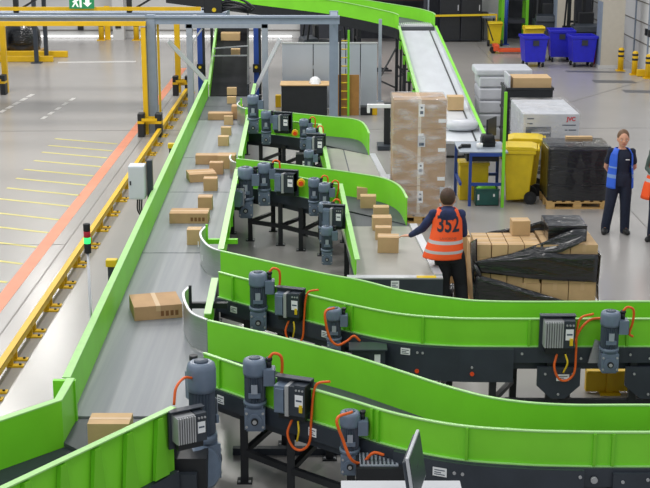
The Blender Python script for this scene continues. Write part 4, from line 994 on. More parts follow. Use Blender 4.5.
q = MB(); q.box(-2.9, -2.5, 33.0, 33.3, 2.38, 2.75, BLACK); part('junction_box', q, u, True); q = MB(); q.cyl((-2.68, 32.98, 2.46), (-2.68, 32.94, 2.46), .05, YELLOWC); part('lamp', q, u, True)
s_ = thing('exit_sign', 'green emergency exit sign with arrow hanging from the walkway', 'sign', (-5.85, 32.86, 2.5))
q = MB(); q.box(-.3, .3, -.015, .015, 0, .3, SIGNG); part('panel', q, s_)
q = MB(); A_ = Matrix.Translation((0, -.018, 0)) @ Matrix.Rotation(PI / 2, 4, 'X')
q.prism([(.03, .14), (.14, .04), (.25, .14), (.19, .14), (.19, .26), (.09, .26), (.09, .14)], -.003, .003, SIGNW, A_); part('arrow', q, s_)
q = MB(); q.prism([(-.24, .04), (-.2, .04), (-.15, .12), (-.11, .04), (-.07, .04), (-.12, .17), (-.06, .2), (-.08, .23), (-.15, .22), (-.22, .17), (-.2, .14), (-.16, .17)], -.003, .003, SIGNW, A_); q.prism([(-.13 + .03 * math.cos(k * PI / 4), .26 + .03 * math.sin(k * PI / 4)) for k in range(8)], -.003, .003, SIGNW, A_); part('running_figure', q, s_)
q = MB(); q.prism([(-.05, .03), (.0, .03), (.0, .28), (-.05, .28)], -.003, .003, SIGNW, A_); part('door_mark', q, s_)
for x in (-.2, .2):
    q = MB(); q.box(x - .01, x + .01, -.01, .01, .3, .55, BLACK); part('hanger', q, s_)

# frame over the belt
fr = thing('belt_portal', 'grey steel portal frame standing over the belt behind the gantry', 'portal', (-2.4, 32, 0))
for x, blue in ((-3.2, -1), (-1.42, 1)):
    q = MB(); q.box(x - .07, x + .07, 32, 32.14, 0, 2.3, GALV); part('post', q, fr, True)
q = MB(); q.box(-3.3, -1.34, 32, 32.14, 2.12, 2.24, GALV); part('beam', q, fr, True)
q = MB(); q.box(-3.15, -1.55, 32.16, 32.2, 2.2, 2.24, BLUEF); part('blue_strip', q, fr, True, label='blue strip')
for x in (-3.05, -1.68):
    q = MB(); q.box(x - .06, x + .06, 33, 33.12, 0, 2.15, BLUEF); q.box(x + .06, x + .12, 33, 33.1, 0, 2.15, BLACK); part('inner_post', q, fr, True, label='blue inner post')
    q = MB(); q.box(x - .08, x + .08, 32.94, 33, .95, 1.15, BLACK); q.cyl((x, 32.94, 1.08), (x, 32.92, 1.08), .035, YELLOWC); part('sensor', q, fr, True)
for a, c in (((at(168, 41, Y=30.4)), Vector((-2.72, 31.2, .95))), ((at(280, 39, Y=31.0)), at(254, 92, Y=31.6))):
    q = MB(); q.bar(a, c, .03, .1, BAR); part('diagonal_bar', q, fr, True, label='pale diagonal bar')
q = MB(); q.bar((-3.2, 32.07, 1.7), (-2.9, 32.07, 2.1), .04, .04, STEELP); part('brace', q, fr, True)

# signal tower, control cabinet, small sensor beside the belt
s_ = thing('signal_tower', 'signal light tower with red and green lamps on a thin pole left of the belt', 'signal light', (-2.44, 13.4, 0))
q = MB(); q.cyl((0, 0, 0), (0, 0, 1.72), .014, STEELP); q.cyl((0, 0, 0), (0, 0, .02), .06, DARK); part('pole', q, s_)
for z0, z1, m, n_ in ((1.72, 1.82, RUBBER, 'base'), (1.822, 1.885, GLOWG, 'green_lamp'), (1.887, 1.95, GLOWR, 'red_lamp'), (1.952, 2.03, RUBBER, 'cap')):
    q = MB(); q.lathe([(.034, z0), (.036, z0 + .006), (.036, z1 - .006), (.033, z1)], m, n=18); part(n_, q, s_)
c_ = thing('control_cabinet', 'pale grey control cabinet on a dark post left of the belt', 'cabinet', (-2.62, 19.0, 0))
p = at(139, 198, Y=18.9); z0 = p.z; p2 = at(139, 165, Y=18.9)
q = MB(); q.box(p.x - .13 + 2.62, p.x + .1 + 2.62, -.2, .05, z0, p2.z, CABG); part('housing', q, c_, bevel=.01, label='pale grey cabinet box')
q = MB(); q.box(p.x - .12 + 2.62, p.x + .09 + 2.62, -.206, -.2, z0 + .02, p2.z - .02, CABG); q.box(p.x - .11 + 2.62, p.x - .09 + 2.62, -.215, -.206, (z0 + p2.z) / 2 - .03, (z0 + p2.z) / 2 + .03, BLACK); part('door', q, c_)
q = MB(); q.box(p.x + .11 + 2.62, p.x + .19 + 2.62, -.02, .08, 0, p2.z + .05, DARK); q.box(p.x + .02 + 2.62, p.x + .26 + 2.62, -.1, .16, 0, .02, DARK); part('post', q, c_)
for k in range(3):
    q = MB(); q.tube(cr([(p.x + 2.6 + .03 * k, -.1, z0), (p.x + 2.6 + .03 * k, -.12, z0 - .18), (p.x + 2.68 + .03 * k, -.08, z0 - .3), (p.x + 2.76, -.02, z0 - .36 - .03 * k)], 5), .012, BLACK); part('cable', q, c_)
for lb, px, py, Y in (('small black sensor post with yellow head left of the belt, below the cabinet', 112, 266, 16.0), ('small black sensor post with yellow head left of the belt, beyond the cabinet', 172, 148, 24.0)):
    p = at(px, py, Y=Y); s_ = thing('sensor_post', lb, 'sensor', (p.x, Y, 0), 0, 'yellow headed sensor posts')
    q = MB(); q.box(-.05, .05, -.03, .03, 0, p.z, DARK); part('post', q, s_); q = MB(); q.box(-.07, .07, -.06, .05, p.z, p.z + .09, YELLOWC); part('head', q, s_, bevel=.01)
    q = MB(); q.box(.05, .1, -.02, .02, p.z - .12, p.z + .02, BLACK); part('bracket', q, s_)

# far left wrapped loads, kick rail
for lb, x, y, w in (('pallet under the black wrapped load at the far left', -9.9, 44.6, 1.2), ('pallet under the cut off black load at the left edge', -11.3, 43.6, 1.2)):
    pallet(lb, x, y, w, .9)
for lb, x, y, w, h in (('bulging black wrapped load at the far left behind the yellow kerb', -9.95, 44.6, 1.15, .95), ('black wrapped load cut by the left edge of the picture', -11.3, 43.6, 1.15, .95)):
    q = MB(); q.rings([(0, 0, .15, w * .5, .45), (0, 0, .4, w * .55, .48), (0, 0, .75, w * .52, .46), (0, 0, h, w * .42, .38), (0, 0, h + .06, w * .2, .2)], FILM, 18)
    top('wrapped_load', q, lb, 'wrapped load', loc=(x, y, 0))
t = thing('floor_kerb', 'wide yellow kerb in front of the far left black loads', 'kerb', (-10, 42.5, 0))
q = MB(); q.box(-12.5, -8.55, 42.45, 42.62, 0, .18, YELLOW); part('rail', q, t, True, bevel=.02)
q = MB(); q.box(-12.5, -8.3, 43.6, 43.75, 0, .2, YELLOW); part('rail', q, t, True, bevel=.02)
# far bollards
def bollard(label, x, y, h=.75, r=.1, group='yellow bollards', bands=True):
    t = thing('bollard', label, 'bollard', (x, y, 0), 0, group)
    q = MB(); q.lathe([(r, 0), (r, h - .05), (r * .8, h), (r * .3, h + .015)], YELLOW, n=18); q.box(-r * 1.5, r * 1.5, -r * 1.5, r * 1.5, 0, .03, YELLOW); part('post', q, t)
    if bands:
        for z in (h * .62, h * .82):
            q = MB(); q.cyl((0, 0, z), (0, 0, z + h * .09), r + .004, BLACK); part('band', q, t)
bollard('yellow bollard at the far dock doors, left of the white column', -8.0, 48.6, .8); bollard('yellow bollard at the far dock doors, right of the white column', -6.75, 48.6, .8)
q = MB(); q.box(-7.6, -7.2, 48.7, 49.1, 0, 2.4, WALLM); q.box(-7.5, -7.3, 48.66, 48.7, .42, .55, BLACK); q.box(-7.9, -7.7, 48.75, 48.8, 0, 1.2, YELLOW); struct('trim_8', q, None, 'white column between the far bollards')
q = MB(); q.box(-8.95, -8.75, 49.22, 49.33, .3, .45, BLACK); struct('trim_9', q, wall_back)

# ------------------------------------------------------------------ centre background
P_ = thing('partition_screen', 'pale grey partition screen of upright panels behind the black desk', 'partition', (.1, 33.2, 0))
for k, (x0, x1) in enumerate(((-1.05, -.3), (-.28, .5), (.52, .86), (.88, 1.28))):
    q = MB(); q.box(x0, x1, 33.2, 33.26, .03, 1.62, PANEL); part('panel', q, P_, True, bevel=.006)
q = MB(); q.box(-1.06, 1.29, 33.18, 33.28, 1.62, 1.65, STEELP); part('top_rail', q, P_, True)
for x in (-1.0, -.29, .51, 1.25): leg(P_, x, 33.23, 1.0, .05)
q = MB(); q.box(.28, .82, 32.3, 32.34, 0, .98, BROWN); top('wooden_board', q, 'brown wooden board leaning against the grey partition screen', 'board', bevel=.004)
d_ = thing('counter', 'black counter with a thin brown top in front of the partition screen', 'counter', (-.5, 32.6, 0))
q = MB(); q.box(-1.05, .05, 32.3, 32.9, .0, .72, BLACK); part('body', q, d_, True, bevel=.004)
q = MB(); q.box(-1.08, .1, 32.25, 32.95, .72, .745, CARDP); part('counter_top', q, d_, True)
q = MB(); q.rings([(0, 0, 0, .15, .17), (0, 0, .03, .14, .16), (0, 0, .1, .12, .13), (0, 0, .15, .06, .07)], WHITE, 16); q.box(-.1, .1, -.24, -.14, 0, .015, WHITE); top('hard_hat', q, 'white hard hat on the black counter', 'helmet', loc=(-.24, 32.55, .747))
l_ = thing('ladder', 'green upright ladder with yellowish rungs in front of the partition screen', 'ladder', (.5, 32.2, 0))
for x in (.36, .56):
    q = MB(); q.box(x - .025, x + .025, 32.2, 32.25, 0, 2.05, GREEN2 if x > .5 else BLACK); part('stile', q, l_, True)
for k in range(9):
    q = MB(); q.cyl((.36, 32.22, .2 + k * .2), (.56, 32.22, .2 + k * .2), .014, YELLOWC, n=8); part('rung', q, l_, True)
q = MB(); q.box(1.36, 1.44, 34.4, 34.48, 0, 2.1, GALV); q.box(1.3, 1.5, 34.34, 34.54, 0, .02, GALV); top('steel_post', q, 'grey steel post under the raised conveyor beside the partition screen', 'post')
s_ = thing('wrapping_arm', 'white horizontal arm on a black mast left of the tall carton stack', 'machine', (1.25, 28, 0))
pz = at(380, 106, Y=28).z
q = MB(); q.box(.9, 1.38, 27.95, 28.05, pz - .04, pz + .04, WHITE); q.box(.88, .94, 27.93, 28.07, pz - .14, pz + .04, WHITE); part('arm', q, s_, True, bevel=.01)
q = MB(); q.box(1.24, 1.4, 28.0, 28.15, 0, pz + .06, BLACK); part('mast', q, s_, True)
q = MB(); q.box(1.1, 1.5, 27.8, 28.3, 0, .1, DARK); part('base', q, s_, True, bevel=.01)
q = MB(); q.box(-.22, .22, -.2, .2, 0, .42, WPACK); top('wrapped_bale', q, 'white wrapped bale on the floor left of the tall carton stack', 'bale', loc=(1.16, 23.3, .0), bevel=.03)
q = MB(); q.box(.86, 1.14, 32.3, 32.6, 0, .2, BLACK); o = top('floor_box', q, 'black floor box with an orange end by the partition screen', 'box', bevel=.01); q = MB(); q.box(1.14, 1.26, 32.32, 32.58, 0, .18, YELLOW); part('end_block', q, o, bevel=.01)
q = MB(); q.box(-1.24, -1.1, 33.5, 33.7, 0, .3, YELLOW); top('yellow_block', q, 'small yellow block beside the black counter', 'block', bevel=.01)

def forklift(label, x, y, rz, m=DARK):
    t = thing('forklift', label, 'forklift', (x, y, 0), rz, 'dark forklift trucks')
    q = MB(); q.box(-.5, .5, -.6, .9, .25, .85, m); q.prism([(.4, .85), (.95, .85), (.9, 1.05), (.5, 1.1)], -.48, .48, m, Matrix(((0, 0, 1, 0), (1, 0, 0, 0), (0, 1, 0, 0), (0, 0, 0, 1)))); part('body', q, t, bevel=.03)
    for sx in (-1, 1):
        for yy, r in ((-.4, .26), (.6, .22)):
            q = MB(); q.cyl((sx * .36, yy, r), (sx * .54, yy, r), r, RUBBER); q.cyl((sx * .54, yy, r), (sx * .545, yy, r), r * .5, GALV); part('wheel', q, t)
        q = MB(); q.box(sx * .24 - .05, sx * .24 + .05, -.82, -.7, .05, 2.1, BLACK); part('mast', q, t)
        q = MB(); q.box(sx * .24 - .06, sx * .24 + .06, -1.75, -.84, .05, .1, BLACK); part('fork', q, t)
        q = MB(); q.bar((sx * .45, -.5, .85), (sx * .42, -.35, 2.05), .05, .05, BLACK); q.bar((sx * .45, .8, 1.0), (sx * .42, .65, 2.05), .05, .05, BLACK); q.bar((sx * .42, -.35, 2.05), (sx * .42, .65, 2.05), .05, .05, BLACK); part('guard_post', q, t)
    for k in range(6):
        q = MB(); q.bar((-.42, -.3 + k * .18, 2.07), (.42, -.3 + k * .18, 2.07), .03, .03, BLACK); part('guard_bar', q, t)
    q = MB(); q.box(-.25, .25, .1, .5, .85, 1.0, BLACK); q.box(-.25, .25, .42, .54, 1.0, 1.45, BLACK); part('seat', q, t, bevel=.03)
    for z in (.4, 1.0, 1.9):
        q = MB(); q.box(-.3, .3, -.8, -.72, z, z + .07, BLACK); part('mast_crossbar', q, t)
    q = MB(); q.box(-.42, .42, -.88, -.83, .2, .9, BLACK); part('carriage', q, t)
    return t
forklift('dark forklift truck beside the beige column behind the blue bins', 8.3, 44.0, R(184))
q = MB(); q.cyl((0, 0, 0), (0, 0, .5), .14, mat('red_paint', '#a8243a', .4)); q.ball((0, 0, .5), .13, MATS['red_paint']); q.cyl((0, 0, .58), (0, 0, .7), .04, BLACK); top('fire_extinguisher', q, 'red extinguisher on the floor beside the beige column', 'extinguisher', loc=(8.38, 42.0, 0))
forklift('dark forklift truck standing at the back wall behind the leftmost blue bin', 7.75, 47.4, R(176))
forklift('dark forklift truck behind the grey partition screen', .2, 39.8, R(100))

# lockers, workbench, racks at the back wall
G5 = 'dark lockers at the back wall'
for k, lb in enumerate(('left', 'right')):
    x0 = 4.05 + k * .75; t = thing('locker', 'tall dark locker at the back wall, %s of the two crossed by a yellow tape' % lb, 'locker', (x0 + .36, 48.3, 0), 0, G5)
    q = MB(); q.box(-.36, .36, -.25, .25, .05, 2.4, WALLD); part('body', q, t, bevel=.01); q = MB(); q.box(-.34, .34, -.27, -.25, .1, 2.36, BLACK); part('door', q, t, bevel=.005); q = MB(); q.box(.26, .29, -.3, -.27, 1.1, 1.3, STEELP); part('handle', q, t)
q = MB(); q.bar((3.7, 47.9, .93), (6.0, 47.9, .97), .02, .07, YELLOWC); top('barrier_tape', q, 'yellow barrier tape stretched in front of the dark lockers', 'tape')
q = MB(); q.cyl((3.62, 47.9, 0), (3.62, 47.9, 2.3), .04, GALV); q.cyl((3.62, 47.9, 0), (3.62, 47.9, .03), .15, GALV); top('steel_post', q, 'thin grey post left of the dark lockers', 'post')
q = MB(); q.cyl((6.03, 47.9, 0), (6.03, 47.9, 1.0), .03, YELLOW); q.cyl((6.03, 47.9, 0), (6.03, 47.9, .03), .15, BLACK); top('tape_post', q, 'post holding the right end of the yellow tape', 'post')
wb = thing('workbench', 'cluttered workbench at the back wall right of the lockers', 'bench', (5.83, 48.5, 0))
q = MB(); q.box(5.56, 6.1, 48.2, 48.9, .82, .88, GALV); part('bench_top', q, wb, True)
for x in (5.62, 6.05):
    for y in (48.25, 48.85): leg(wb, x, y, .82, .05)
q = MB(); q.box(5.58, 5.8, 48.4, 48.8, .882, 1.0, BLACK); top('toolbox', q, 'black toolbox on the workbench at the back wall', 'box', bevel=.02)
q = MB(); q.box(5.84, 6.06, 48.3, 48.7, .882, .96, WHITE); top('paper_tray', q, 'white tray on the workbench at the back wall', 'tray', bevel=.01)
bp_ = MB(); bp_.box(5.5, 6.6, 49.1, 49.19, 0, 2.5, WALLM); struct('trim_10', bp_, None, 'pale wall panel behind the workbench')
def rack(label, x0, x1, y, m1, m2, h=2.6, loads=()):
    t = thing('storage_rack', label, 'rack', ((x0 + x1) / 2, y, 0), 0, 'tall storage racks at the back')
    for x in (x0, x1):
        for yy in (y, y + .8):
            q = MB(); q.box(x - .05, x + .05, yy - .05, yy + .05, 0, h, m1); part('upright', q, t, True)
    for z in (.7, 1.5, 2.3):
        q = MB(); q.box(x0, x1, y - .03, y + .03, z, z + .1, m2); q.box(x0, x1, y + .77, y + .83, z, z + .1, m2); q.box(x0, x1, y, y + .8, z + .1, z + .12, WALLD); part('shelf', q, t, True)
rack('storage rack with green uprights behind the yellow tape end', 6.2, 7.05, 47.6, GREEN2, WALLD)
rack('storage rack with blue uprights right of the workbench', 5.9, 6.45, 47.9 + .9, BLUEF, WALLD, 2.4) if False else None
rack('dark storage rack with orange beams behind the raised conveyor', 1.0, 3.5, 47.8, WALLD, mat('orange_beam', '#c8641e', .5), 2.4)
q = MB(); q.cyl((6.28, 47.2, 0), (6.28, 47.2, 2.4), .06, BLUEF); q.box(6.16, 6.4, 47.1, 47.3, 0, .03, BLUEF); top('steel_post', q, 'blue steel post behind the far yellow bin', 'post')
wheelie('yellow wheelie bin far back behind the orange pallet truck', 5.85, 46.9, R(180), .84, .46, .46)
wheelie('yellow wheelie bin behind the leftmost blue bin', 6.6, 43.0, R(180), 1.08, .6, .55)
OP = mat('orange_red_paint', '#e0552a', .45)
pj = thing('pallet_truck', 'orange hand pallet truck on the floor left of the blue bins', 'pallet truck', (5.6, 44.8, 0))
for y in (-.2, .2):
    q = MB(); q.box(.1, 1.25, y - .08, y + .08, .06, .14, OP); part('fork', q, pj, bevel=.01); q = MB(); q.cyl((1.1, y - .05, .05), (1.1, y + .05, .05), .05, RUBBER); part('roller', q, pj)
q = MB(); q.box(-.05, .14, -.26, .26, .08, .3, OP); part('head', q, pj, bevel=.03)
q = MB(); q.bar((-.05, 0, .4), (-.3, 0, 1.1), .04, .04, RUBBER); q.bar((-.3, -.15, 1.1), (-.3, .15, 1.1), .03, .04, RUBBER); part('handle', q, pj)
for y in (-.1, .1):
    q = MB(); q.cyl((-.05, y - .03, .1), (-.05, y + .03, .1), .1, RUBBER); part('wheel', q, pj)
def tub(label, x, y, rz=0, w=.74, h=.86, d=.8):
    t = thing('wheeled_bin', label, 'bin', (x, y, 0), rz, 'blue wheeled bins'); a, c = w / 2, d / 2; z0 = .16
    q = MB(); vs = []
    for f_, z in ((.82, z0), (1, h - .04)): vs += [(-a * f_, -c * f_, z), (a * f_, -c * f_, z), (a * f_, c * f_, z), (-a * f_, c * f_, z)]
    vs += [(-a * .96, -c * .96, h - .04), (a * .96, -c * .96, h - .04), (a * .96, c * .96, h - .04), (-a * .96, c * .96, h - .04), (-a * .8, -c * .8, z0 + .04), (a * .8, -c * .8, z0 + .04), (a * .8, c * .8, z0 + .04), (-a * .8, c * .8, z0 + .04)]
    q.add(vs, [(3, 2, 1, 0)] + [(i, (i + 1) % 4, 4 + (i + 1) % 4, 4 + i) for i in range(4)] + [(4 + i, 4 + (i + 1) % 4, 8 + (i + 1) % 4, 8 + i) for i in range(4)] + [(8 + i, 8 + (i + 1) % 4, 12 + (i + 1) % 4, 12 + i) for i in range(4)] + [(12, 13, 14, 15)], BLUEP); part('body', q, t)
    q = MB()
    for b_ in ((-a - .03, a + .03, -c - .03, -c + .01), (-a - .03, a + .03, c - .01, c + .03), (-a - .03, -a + .01, -c, c), (a - .01, a + .03, -c, c)): q.box(*b_, h - .08, h, BLUEP)
    part('rim', q, t, bevel=.01)
    q = MB(); q.box(-.09, .09, -c - .025, -c + .04, h - .28, h - .12, WALLD); part('label_plate', q, t, label='dark plate on the front')
    for sx in (-1, 1):
        for sy in (-1, 1):
            q = MB(); q.cyl((sx * a * .7 - .03, sy * c * .65, .075), (sx * a * .7 + .03, sy * c * .65, .075), .075, RUBBER); q.box(sx * a * .7 - .045, sx * a * .7 + .045, sy * c * .65 - .03, sy * c * .65 + .03, .1, .165, GALV); part('castor', q, t)
tub('blue wheeled bin on the left, in front of the yellow bin', 6.38, 41.5, .05, .72, .94); tub('blue wheeled bin in the middle, set back against the right one', 7.42, 42.75, -.04, .78, 1.0); tub('blue wheeled bin on the right, nearest the beige column', 7.86, 41.5, .04, .76, .95)
for k, (x, y) in enumerate(((8.83, 40.35), (9.06, 39.5), (9.28, 38.75))): bollard('black banded yellow bollard at the right dock wall, %s of three' % ('farthest', 'middle', 'nearest')[k], x, y, .68, .085)
q = MB(); q.box(9.06, 9.3, 39.1, 39.25, 0, .2, YELLOW); top('wheel_stop', q, 'low yellow block between two right hand bollards', 'block', bevel=.02)
for k, y in enumerate((40.4, 40.0)):
    q = MB(); q.box(9.52, 9.57, y - .08, y + .08, 1.05, 1.25, BLACK); struct('trim_%d' % (11 + k), q, None, 'black button box on the dock wall')

# ------------------------------------------------------------------ floor kerb and desk at the bottom
t = thing('floor_kerb', 'yellow floor barrier behind the spur at the right edge', 'kerb', (3.3, 13.9, 0))
q = MB(); q.box(2.85, 5.2, 13.86, 13.94, .02, .27, YELLOW); q.box(2.85, 5.2, 13.8, 14.0, .25, .28, YELLOW); part('rail', q, t, True, bevel=.006)
for x in (3.0, 3.6, 4.2, 4.8):
    q = MB(); q.box(x, x + .22, 13.78, 14.1, 0, .02, YELLOW); q.box(x + .07, x + .15, 13.84, 14.02, .02, .25, YELLOW); part('bracket', q, t, True)
q = MB(); q.box(-.9, 5.4, 12.2, 12.27, 0, .07, DARK); top('cable_duct', q, 'dark cable duct along the floor between the two nearest spurs', 'duct')
dk = thing('desk', 'white topped desk at the bottom edge in front of the nearest spur', 'desk', (.6, 8.9, 0))
q = MB(); q.box(.12, 1.02, 8.35, 9.4, 1.0, 1.03, PAPER); part('desk_top', q, dk, True, bevel=.004)
for x in (.18, .96):
    for y in (8.42, 9.3): leg(dk, x, y, 1.0, .05)
mo_ = thing('monitor', 'slim monitor with pale edge seen from the side on the white desk', 'monitor', (.7, 9.0, 1.032), R(78))
q = MB(); M_ = Matrix.Rotation(R(-9), 4, 'X'); q.box(-.27, .27, -.012, .012, .1, .47, STEELP, M_); part('casing', q, mo_, bevel=.006, label='pale casing')
q = MB(); q.box(-.255, .255, -.016, -.012, .12, .455, DARK, M_); part('screen', q, mo_); q = MB(); q.box(-.26, .26, .012, .04, .12, .44, DARK, M_); part('back_cover', q, mo_, bevel=.01)
q = MB(); q.box(-.03, .03, .03, .06, 0, .3, BLACK); part('stand', q, mo_); q = MB(); q.box(-.12, .12, -.08, .1, 0, .015, BLACK); part('foot', q, mo_)
# ------------------------------------------------------------------ people (built facing -y, z up)
def limb(mb, pts, rr, m, n=14):
    pts = [Vector(p) for p in pts]
    mb.tube(pts, 0, m, n, rr)
    for p, r in zip(pts, rr): mb.ball(p, r * .99, m, 12)
def hand(mb, wrist, d, up, m, curl=.5, thumb=1):
    """palm with five tapering, curled fingers; d = pointing direction, up = back of the hand"""
    d = Vector(d).normalized(); up = Vector(up); up = (up - d * up.dot(d)).normalized(); s = d.cross(up) * thumb
    w = Vector(wrist)
    for k in (-.025, -.008, .009, .026):
        limb(mb, [w + s * k * .6, w + d * .05 + s * k, w + d * .088 + s * k], [.013, .0145, .012], m, 8)
    for k, L in ((-.031, .062), (-.0105, .076), (.0105, .08), (.031, .07)):
        a = w + d * .088 + s * k; d1 = (d - up * curl * .5).normalized(); d2 = (d - up * curl * 1.3).normalized(); d3 = (d - up * curl * 2.2).normalized()
        b_ = a + d1 * L * .45; c_ = b_ + d2 * L * .32; e_ = c_ + d3 * L * .25
        limb(mb, [a, b_, c_, e_], [.0098, .0092, .0084, .0072], m, 8)
    a = w + d * .025 + s * .03; b_ = a + (d * .6 + s * .75 - up * .2).normalized() * .042; c_ = b_ + (d * .9 + s * .25 - up * .35).normalized() * .034
    limb(mb, [w + d * .012 + s * .015, a, b_, c_], [.015, .0135, .0105, .0085], m, 8)
def interp(rings, z):
    for a, b_ in zip(rings, rings[1:]):
        if a[2] <= z <= b_[2]:
            t = (z - a[2]) / (b_[2] - a[2]); return [a[i] + (b_[i] - a[i]) * t for i in range(5)]
    return rings[0] if z < rings[0][2] else rings[-1]
def shell(rings, mats_at, a0, a1, th, n=40, sub=3):
    """open or closed garment shell; angle 270 deg = front (-y)"""
    q = MB(); zs = []
    for a, b_ in zip(rings, rings[1:]):
        for k in range(sub): zs.append(a[2] + (b_[2] - a[2]) * k / sub)
    zs.append(rings[-1][2]); rows = []
    for z in zs:
        cx, cy, _, rx, ry = interp(rings, z); row = []
        for i in range(n + 1):
            t = a0 + (a1 - a0) * i / n; row.append((t, cx, cy, z, rx, ry))
        rows.append(row)
    def pt(r, o): t, cx, cy, z, rx, ry = r; return (cx + (rx + o) * math.cos(t), cy + (ry + o) * math.sin(t), z)
    for j in range(len(rows) - 1):
        m = mats_at((zs[j] + zs[j + 1]) / 2)
        for i in range(n):
            c4 = [rows[j][i], rows[j][i + 1], rows[j + 1][i + 1], rows[j + 1][i]]
            q.add([pt(c, th) for c in c4], [(0, 1, 2, 3)], m, True); q.add([pt(c, 0) for c in c4], [(3, 2, 1, 0)], m, True)
    full = abs(a1 - a0 - 2 * PI) < 1e-6
    for i in range(n):
        for j, fl in ((0, 1), (len(rows) - 1, 0)):
            q.add([pt(rows[j][i], 0), pt(rows[j][i + 1], 0), pt(rows[j][i + 1], th), pt(rows[j][i], th)], [(0, 1, 2, 3)], mats_at(zs[j]), False)
    if not full:
        for i in (0, n):
            for j in range(len(rows) - 1):
                q.add([pt(rows[j][i], 0), pt(rows[j + 1][i], 0), pt(rows[j + 1][i], th), pt(rows[j][i], th)], [(0, 1, 2, 3)], mats_at(zs[j]), False)
    return q
HAIRW = mat('light_brown_hair', '#6e5138', .6, var=.2, scale=30)
def person(label, loc, rz, J, H=1.0, top_m=NAVY, sleeve='long', trouser_m=NAVY, hair_long=False, female=False, head_yaw=0, belly=1.0):
    t = thing('person', label, 'person', loc, rz)
    hx, hy, hz = J['head']; sh, el, wr = J['sh'], J['el'], J['wr']; hip, kn, an = J['hip'], J['kn'], J['an']
    px, py, pz = J['pelvis']; nx, ny, nz = J['neck']
    f = .92 if female else 1.0
    b_ = MB()
    # head, jaw, nose, ears, neck (turned by head_yaw)
    hb = MB()
    hs = J.get('hs', 1.0)
    hb.ball((0, 0, .0), .1, SKIN, 20, (.78, .95, 1.14)); hb.ball((0, -.035, -.052), .066, SKIN, 16, (.88, .82, .95)); hb.ball((0, -.055, -.09), .034, SKIN, 12, (1, .8, .7))
    hb.rings([(0, -.096, -.042, .017, .014), (0, -.1, -.034, .017, .017), (0, -.093, -.005, .009, .01), (0, -.086, .022, .007, .008)], SKIN, 10)
    for s in (-1, 1):
        hb.ball((s * .08, .008, -.012), .03, SKIN, 10, (.35, .62, 1.05)); hb.ball((s * .035, -.074, -.022), .024, SKIN, 10, (1, .6, .8))
    HM = Matrix.Translation((hx, hy, hz)) @ Matrix.Rotation(head_yaw, 4, 'Z') @ Matrix.Scale(hs, 4)
    b_.add([HM @ v for v in hb.v], hb.f, SKIN, True)
    limb(b_, [(nx, ny, nz - .06), (nx, ny, nz), ((nx + hx) / 2, (ny + hy) / 2 + .02, hz - .06)], [.062 * f, .056 * f, .056 * f], SKIN)
    TR = [(px, py, pz - .09, .15, .105), (px, py, pz, .165, .11), (px * .8 + nx * .2, py * .8 + ny * .2, pz + .12, .14 * f, .095), (px * .5 + nx * .5, py * .5 + ny * .5, pz + .3, .155 * f, .11), (nx, ny, nz - .13, .165 * f, .105), (nx, ny, nz - .06, .12 * f, .08), (nx, ny, nz - .01, .06, .055)]
    b_.rings(TR, SKIN, 22)
    for i in (0, 1):
        limb(b_, [(nx, ny, sh[i][2] - .02), sh[i], Vector(sh[i]).lerp(Vector(el[i]), .5), el[i], Vector(el[i]).lerp(Vector(wr[i]), .35), wr[i]], [.06 * f, .056 * f, .048 * f, .039 * f, .038 * f, .026], SKIN)
        hand(b_, wr[i], J['hd'][i], J['hu'][i], SKIN, J.get('curl', .5), 1 if i else -1)
        limb(b_, [hip[i], Vector(hip[i]).lerp(Vector(kn[i]), .5), kn[i], Vector(kn[i]).lerp(Vector(an[i]), .35), an[i]], [.085, .074, .054, .052, .036], SKIN)
        fd = Vector(J['foot'][i]); limb(b_, [an[i], Vector(an[i]) + fd * .08 + Vector((0, 0, -.04)), Vector(an[i]) + fd * .16 + Vector((0, 0, -.055))], [.036, .035, .025], SKIN)
    body = part('body', fuse(b_, .0075, 5, 'body'), t)
    # eyes, brows, mouth
    for s in (-1, 1):
        q = MB(); q.ball((0, 0, 0), .0095, WHITEE, 10); q.ball((0, -.005, 0), .0068, BLKCL, 8); part('eye', q, t, at_=HM @ Vector((s * .035, -.086, -.012)), rot=(0, 0, head_yaw))
        q = MB(); q.tube([(s * .02, -.094, .008), (s * .036, -.094, .013), (s * .052, -.084, .008)], .0035, HAIR, 6); part('eyebrow', q, t, at_=(hx, hy, hz), rot=(0, 0, head_yaw)).scale = (hs, hs, hs)
    q = MB(); q.tube(cr([(-.026, -.088, -.064), (0, -.096, -.07), (.026, -.088, -.064)], 4), .0045, mat('lip_colour', '#b8645c', .5) if 'lip_colour' not in MATS else MATS['lip_colour'], 6); part('mouth', q, t, at_=(hx, hy, hz), rot=(0, 0, head_yaw)).scale = (hs, hs, hs)
    # hair
    HR = HAIRW if hair_long else HAIR
    q = MB(); q.ball((0, .02, .03), .105, HR, 20, (.83, .92, 1.0)); q.ball((0, .045, -.0), .08, HR, 16, (.9, .66, .9))
    if hair_long: q.ball((0, .105, -.01), .045, HR, 12, (1, .8, 1))
    part('hair', fuse(q, .008, 3, 'hair'), t, at_=(hx, hy, hz), rot=(0, 0, head_yaw)).scale = (hs, hs, hs)
    # shirt / jacket
    s_ = MB(); e = .014
    s_.rings([(c[0], c[1], c[2], c[3] + e, c[4] + e) for c in TR[:-1]] + [(nx, ny, nz - .02, .07, .066)], top_m, 22)
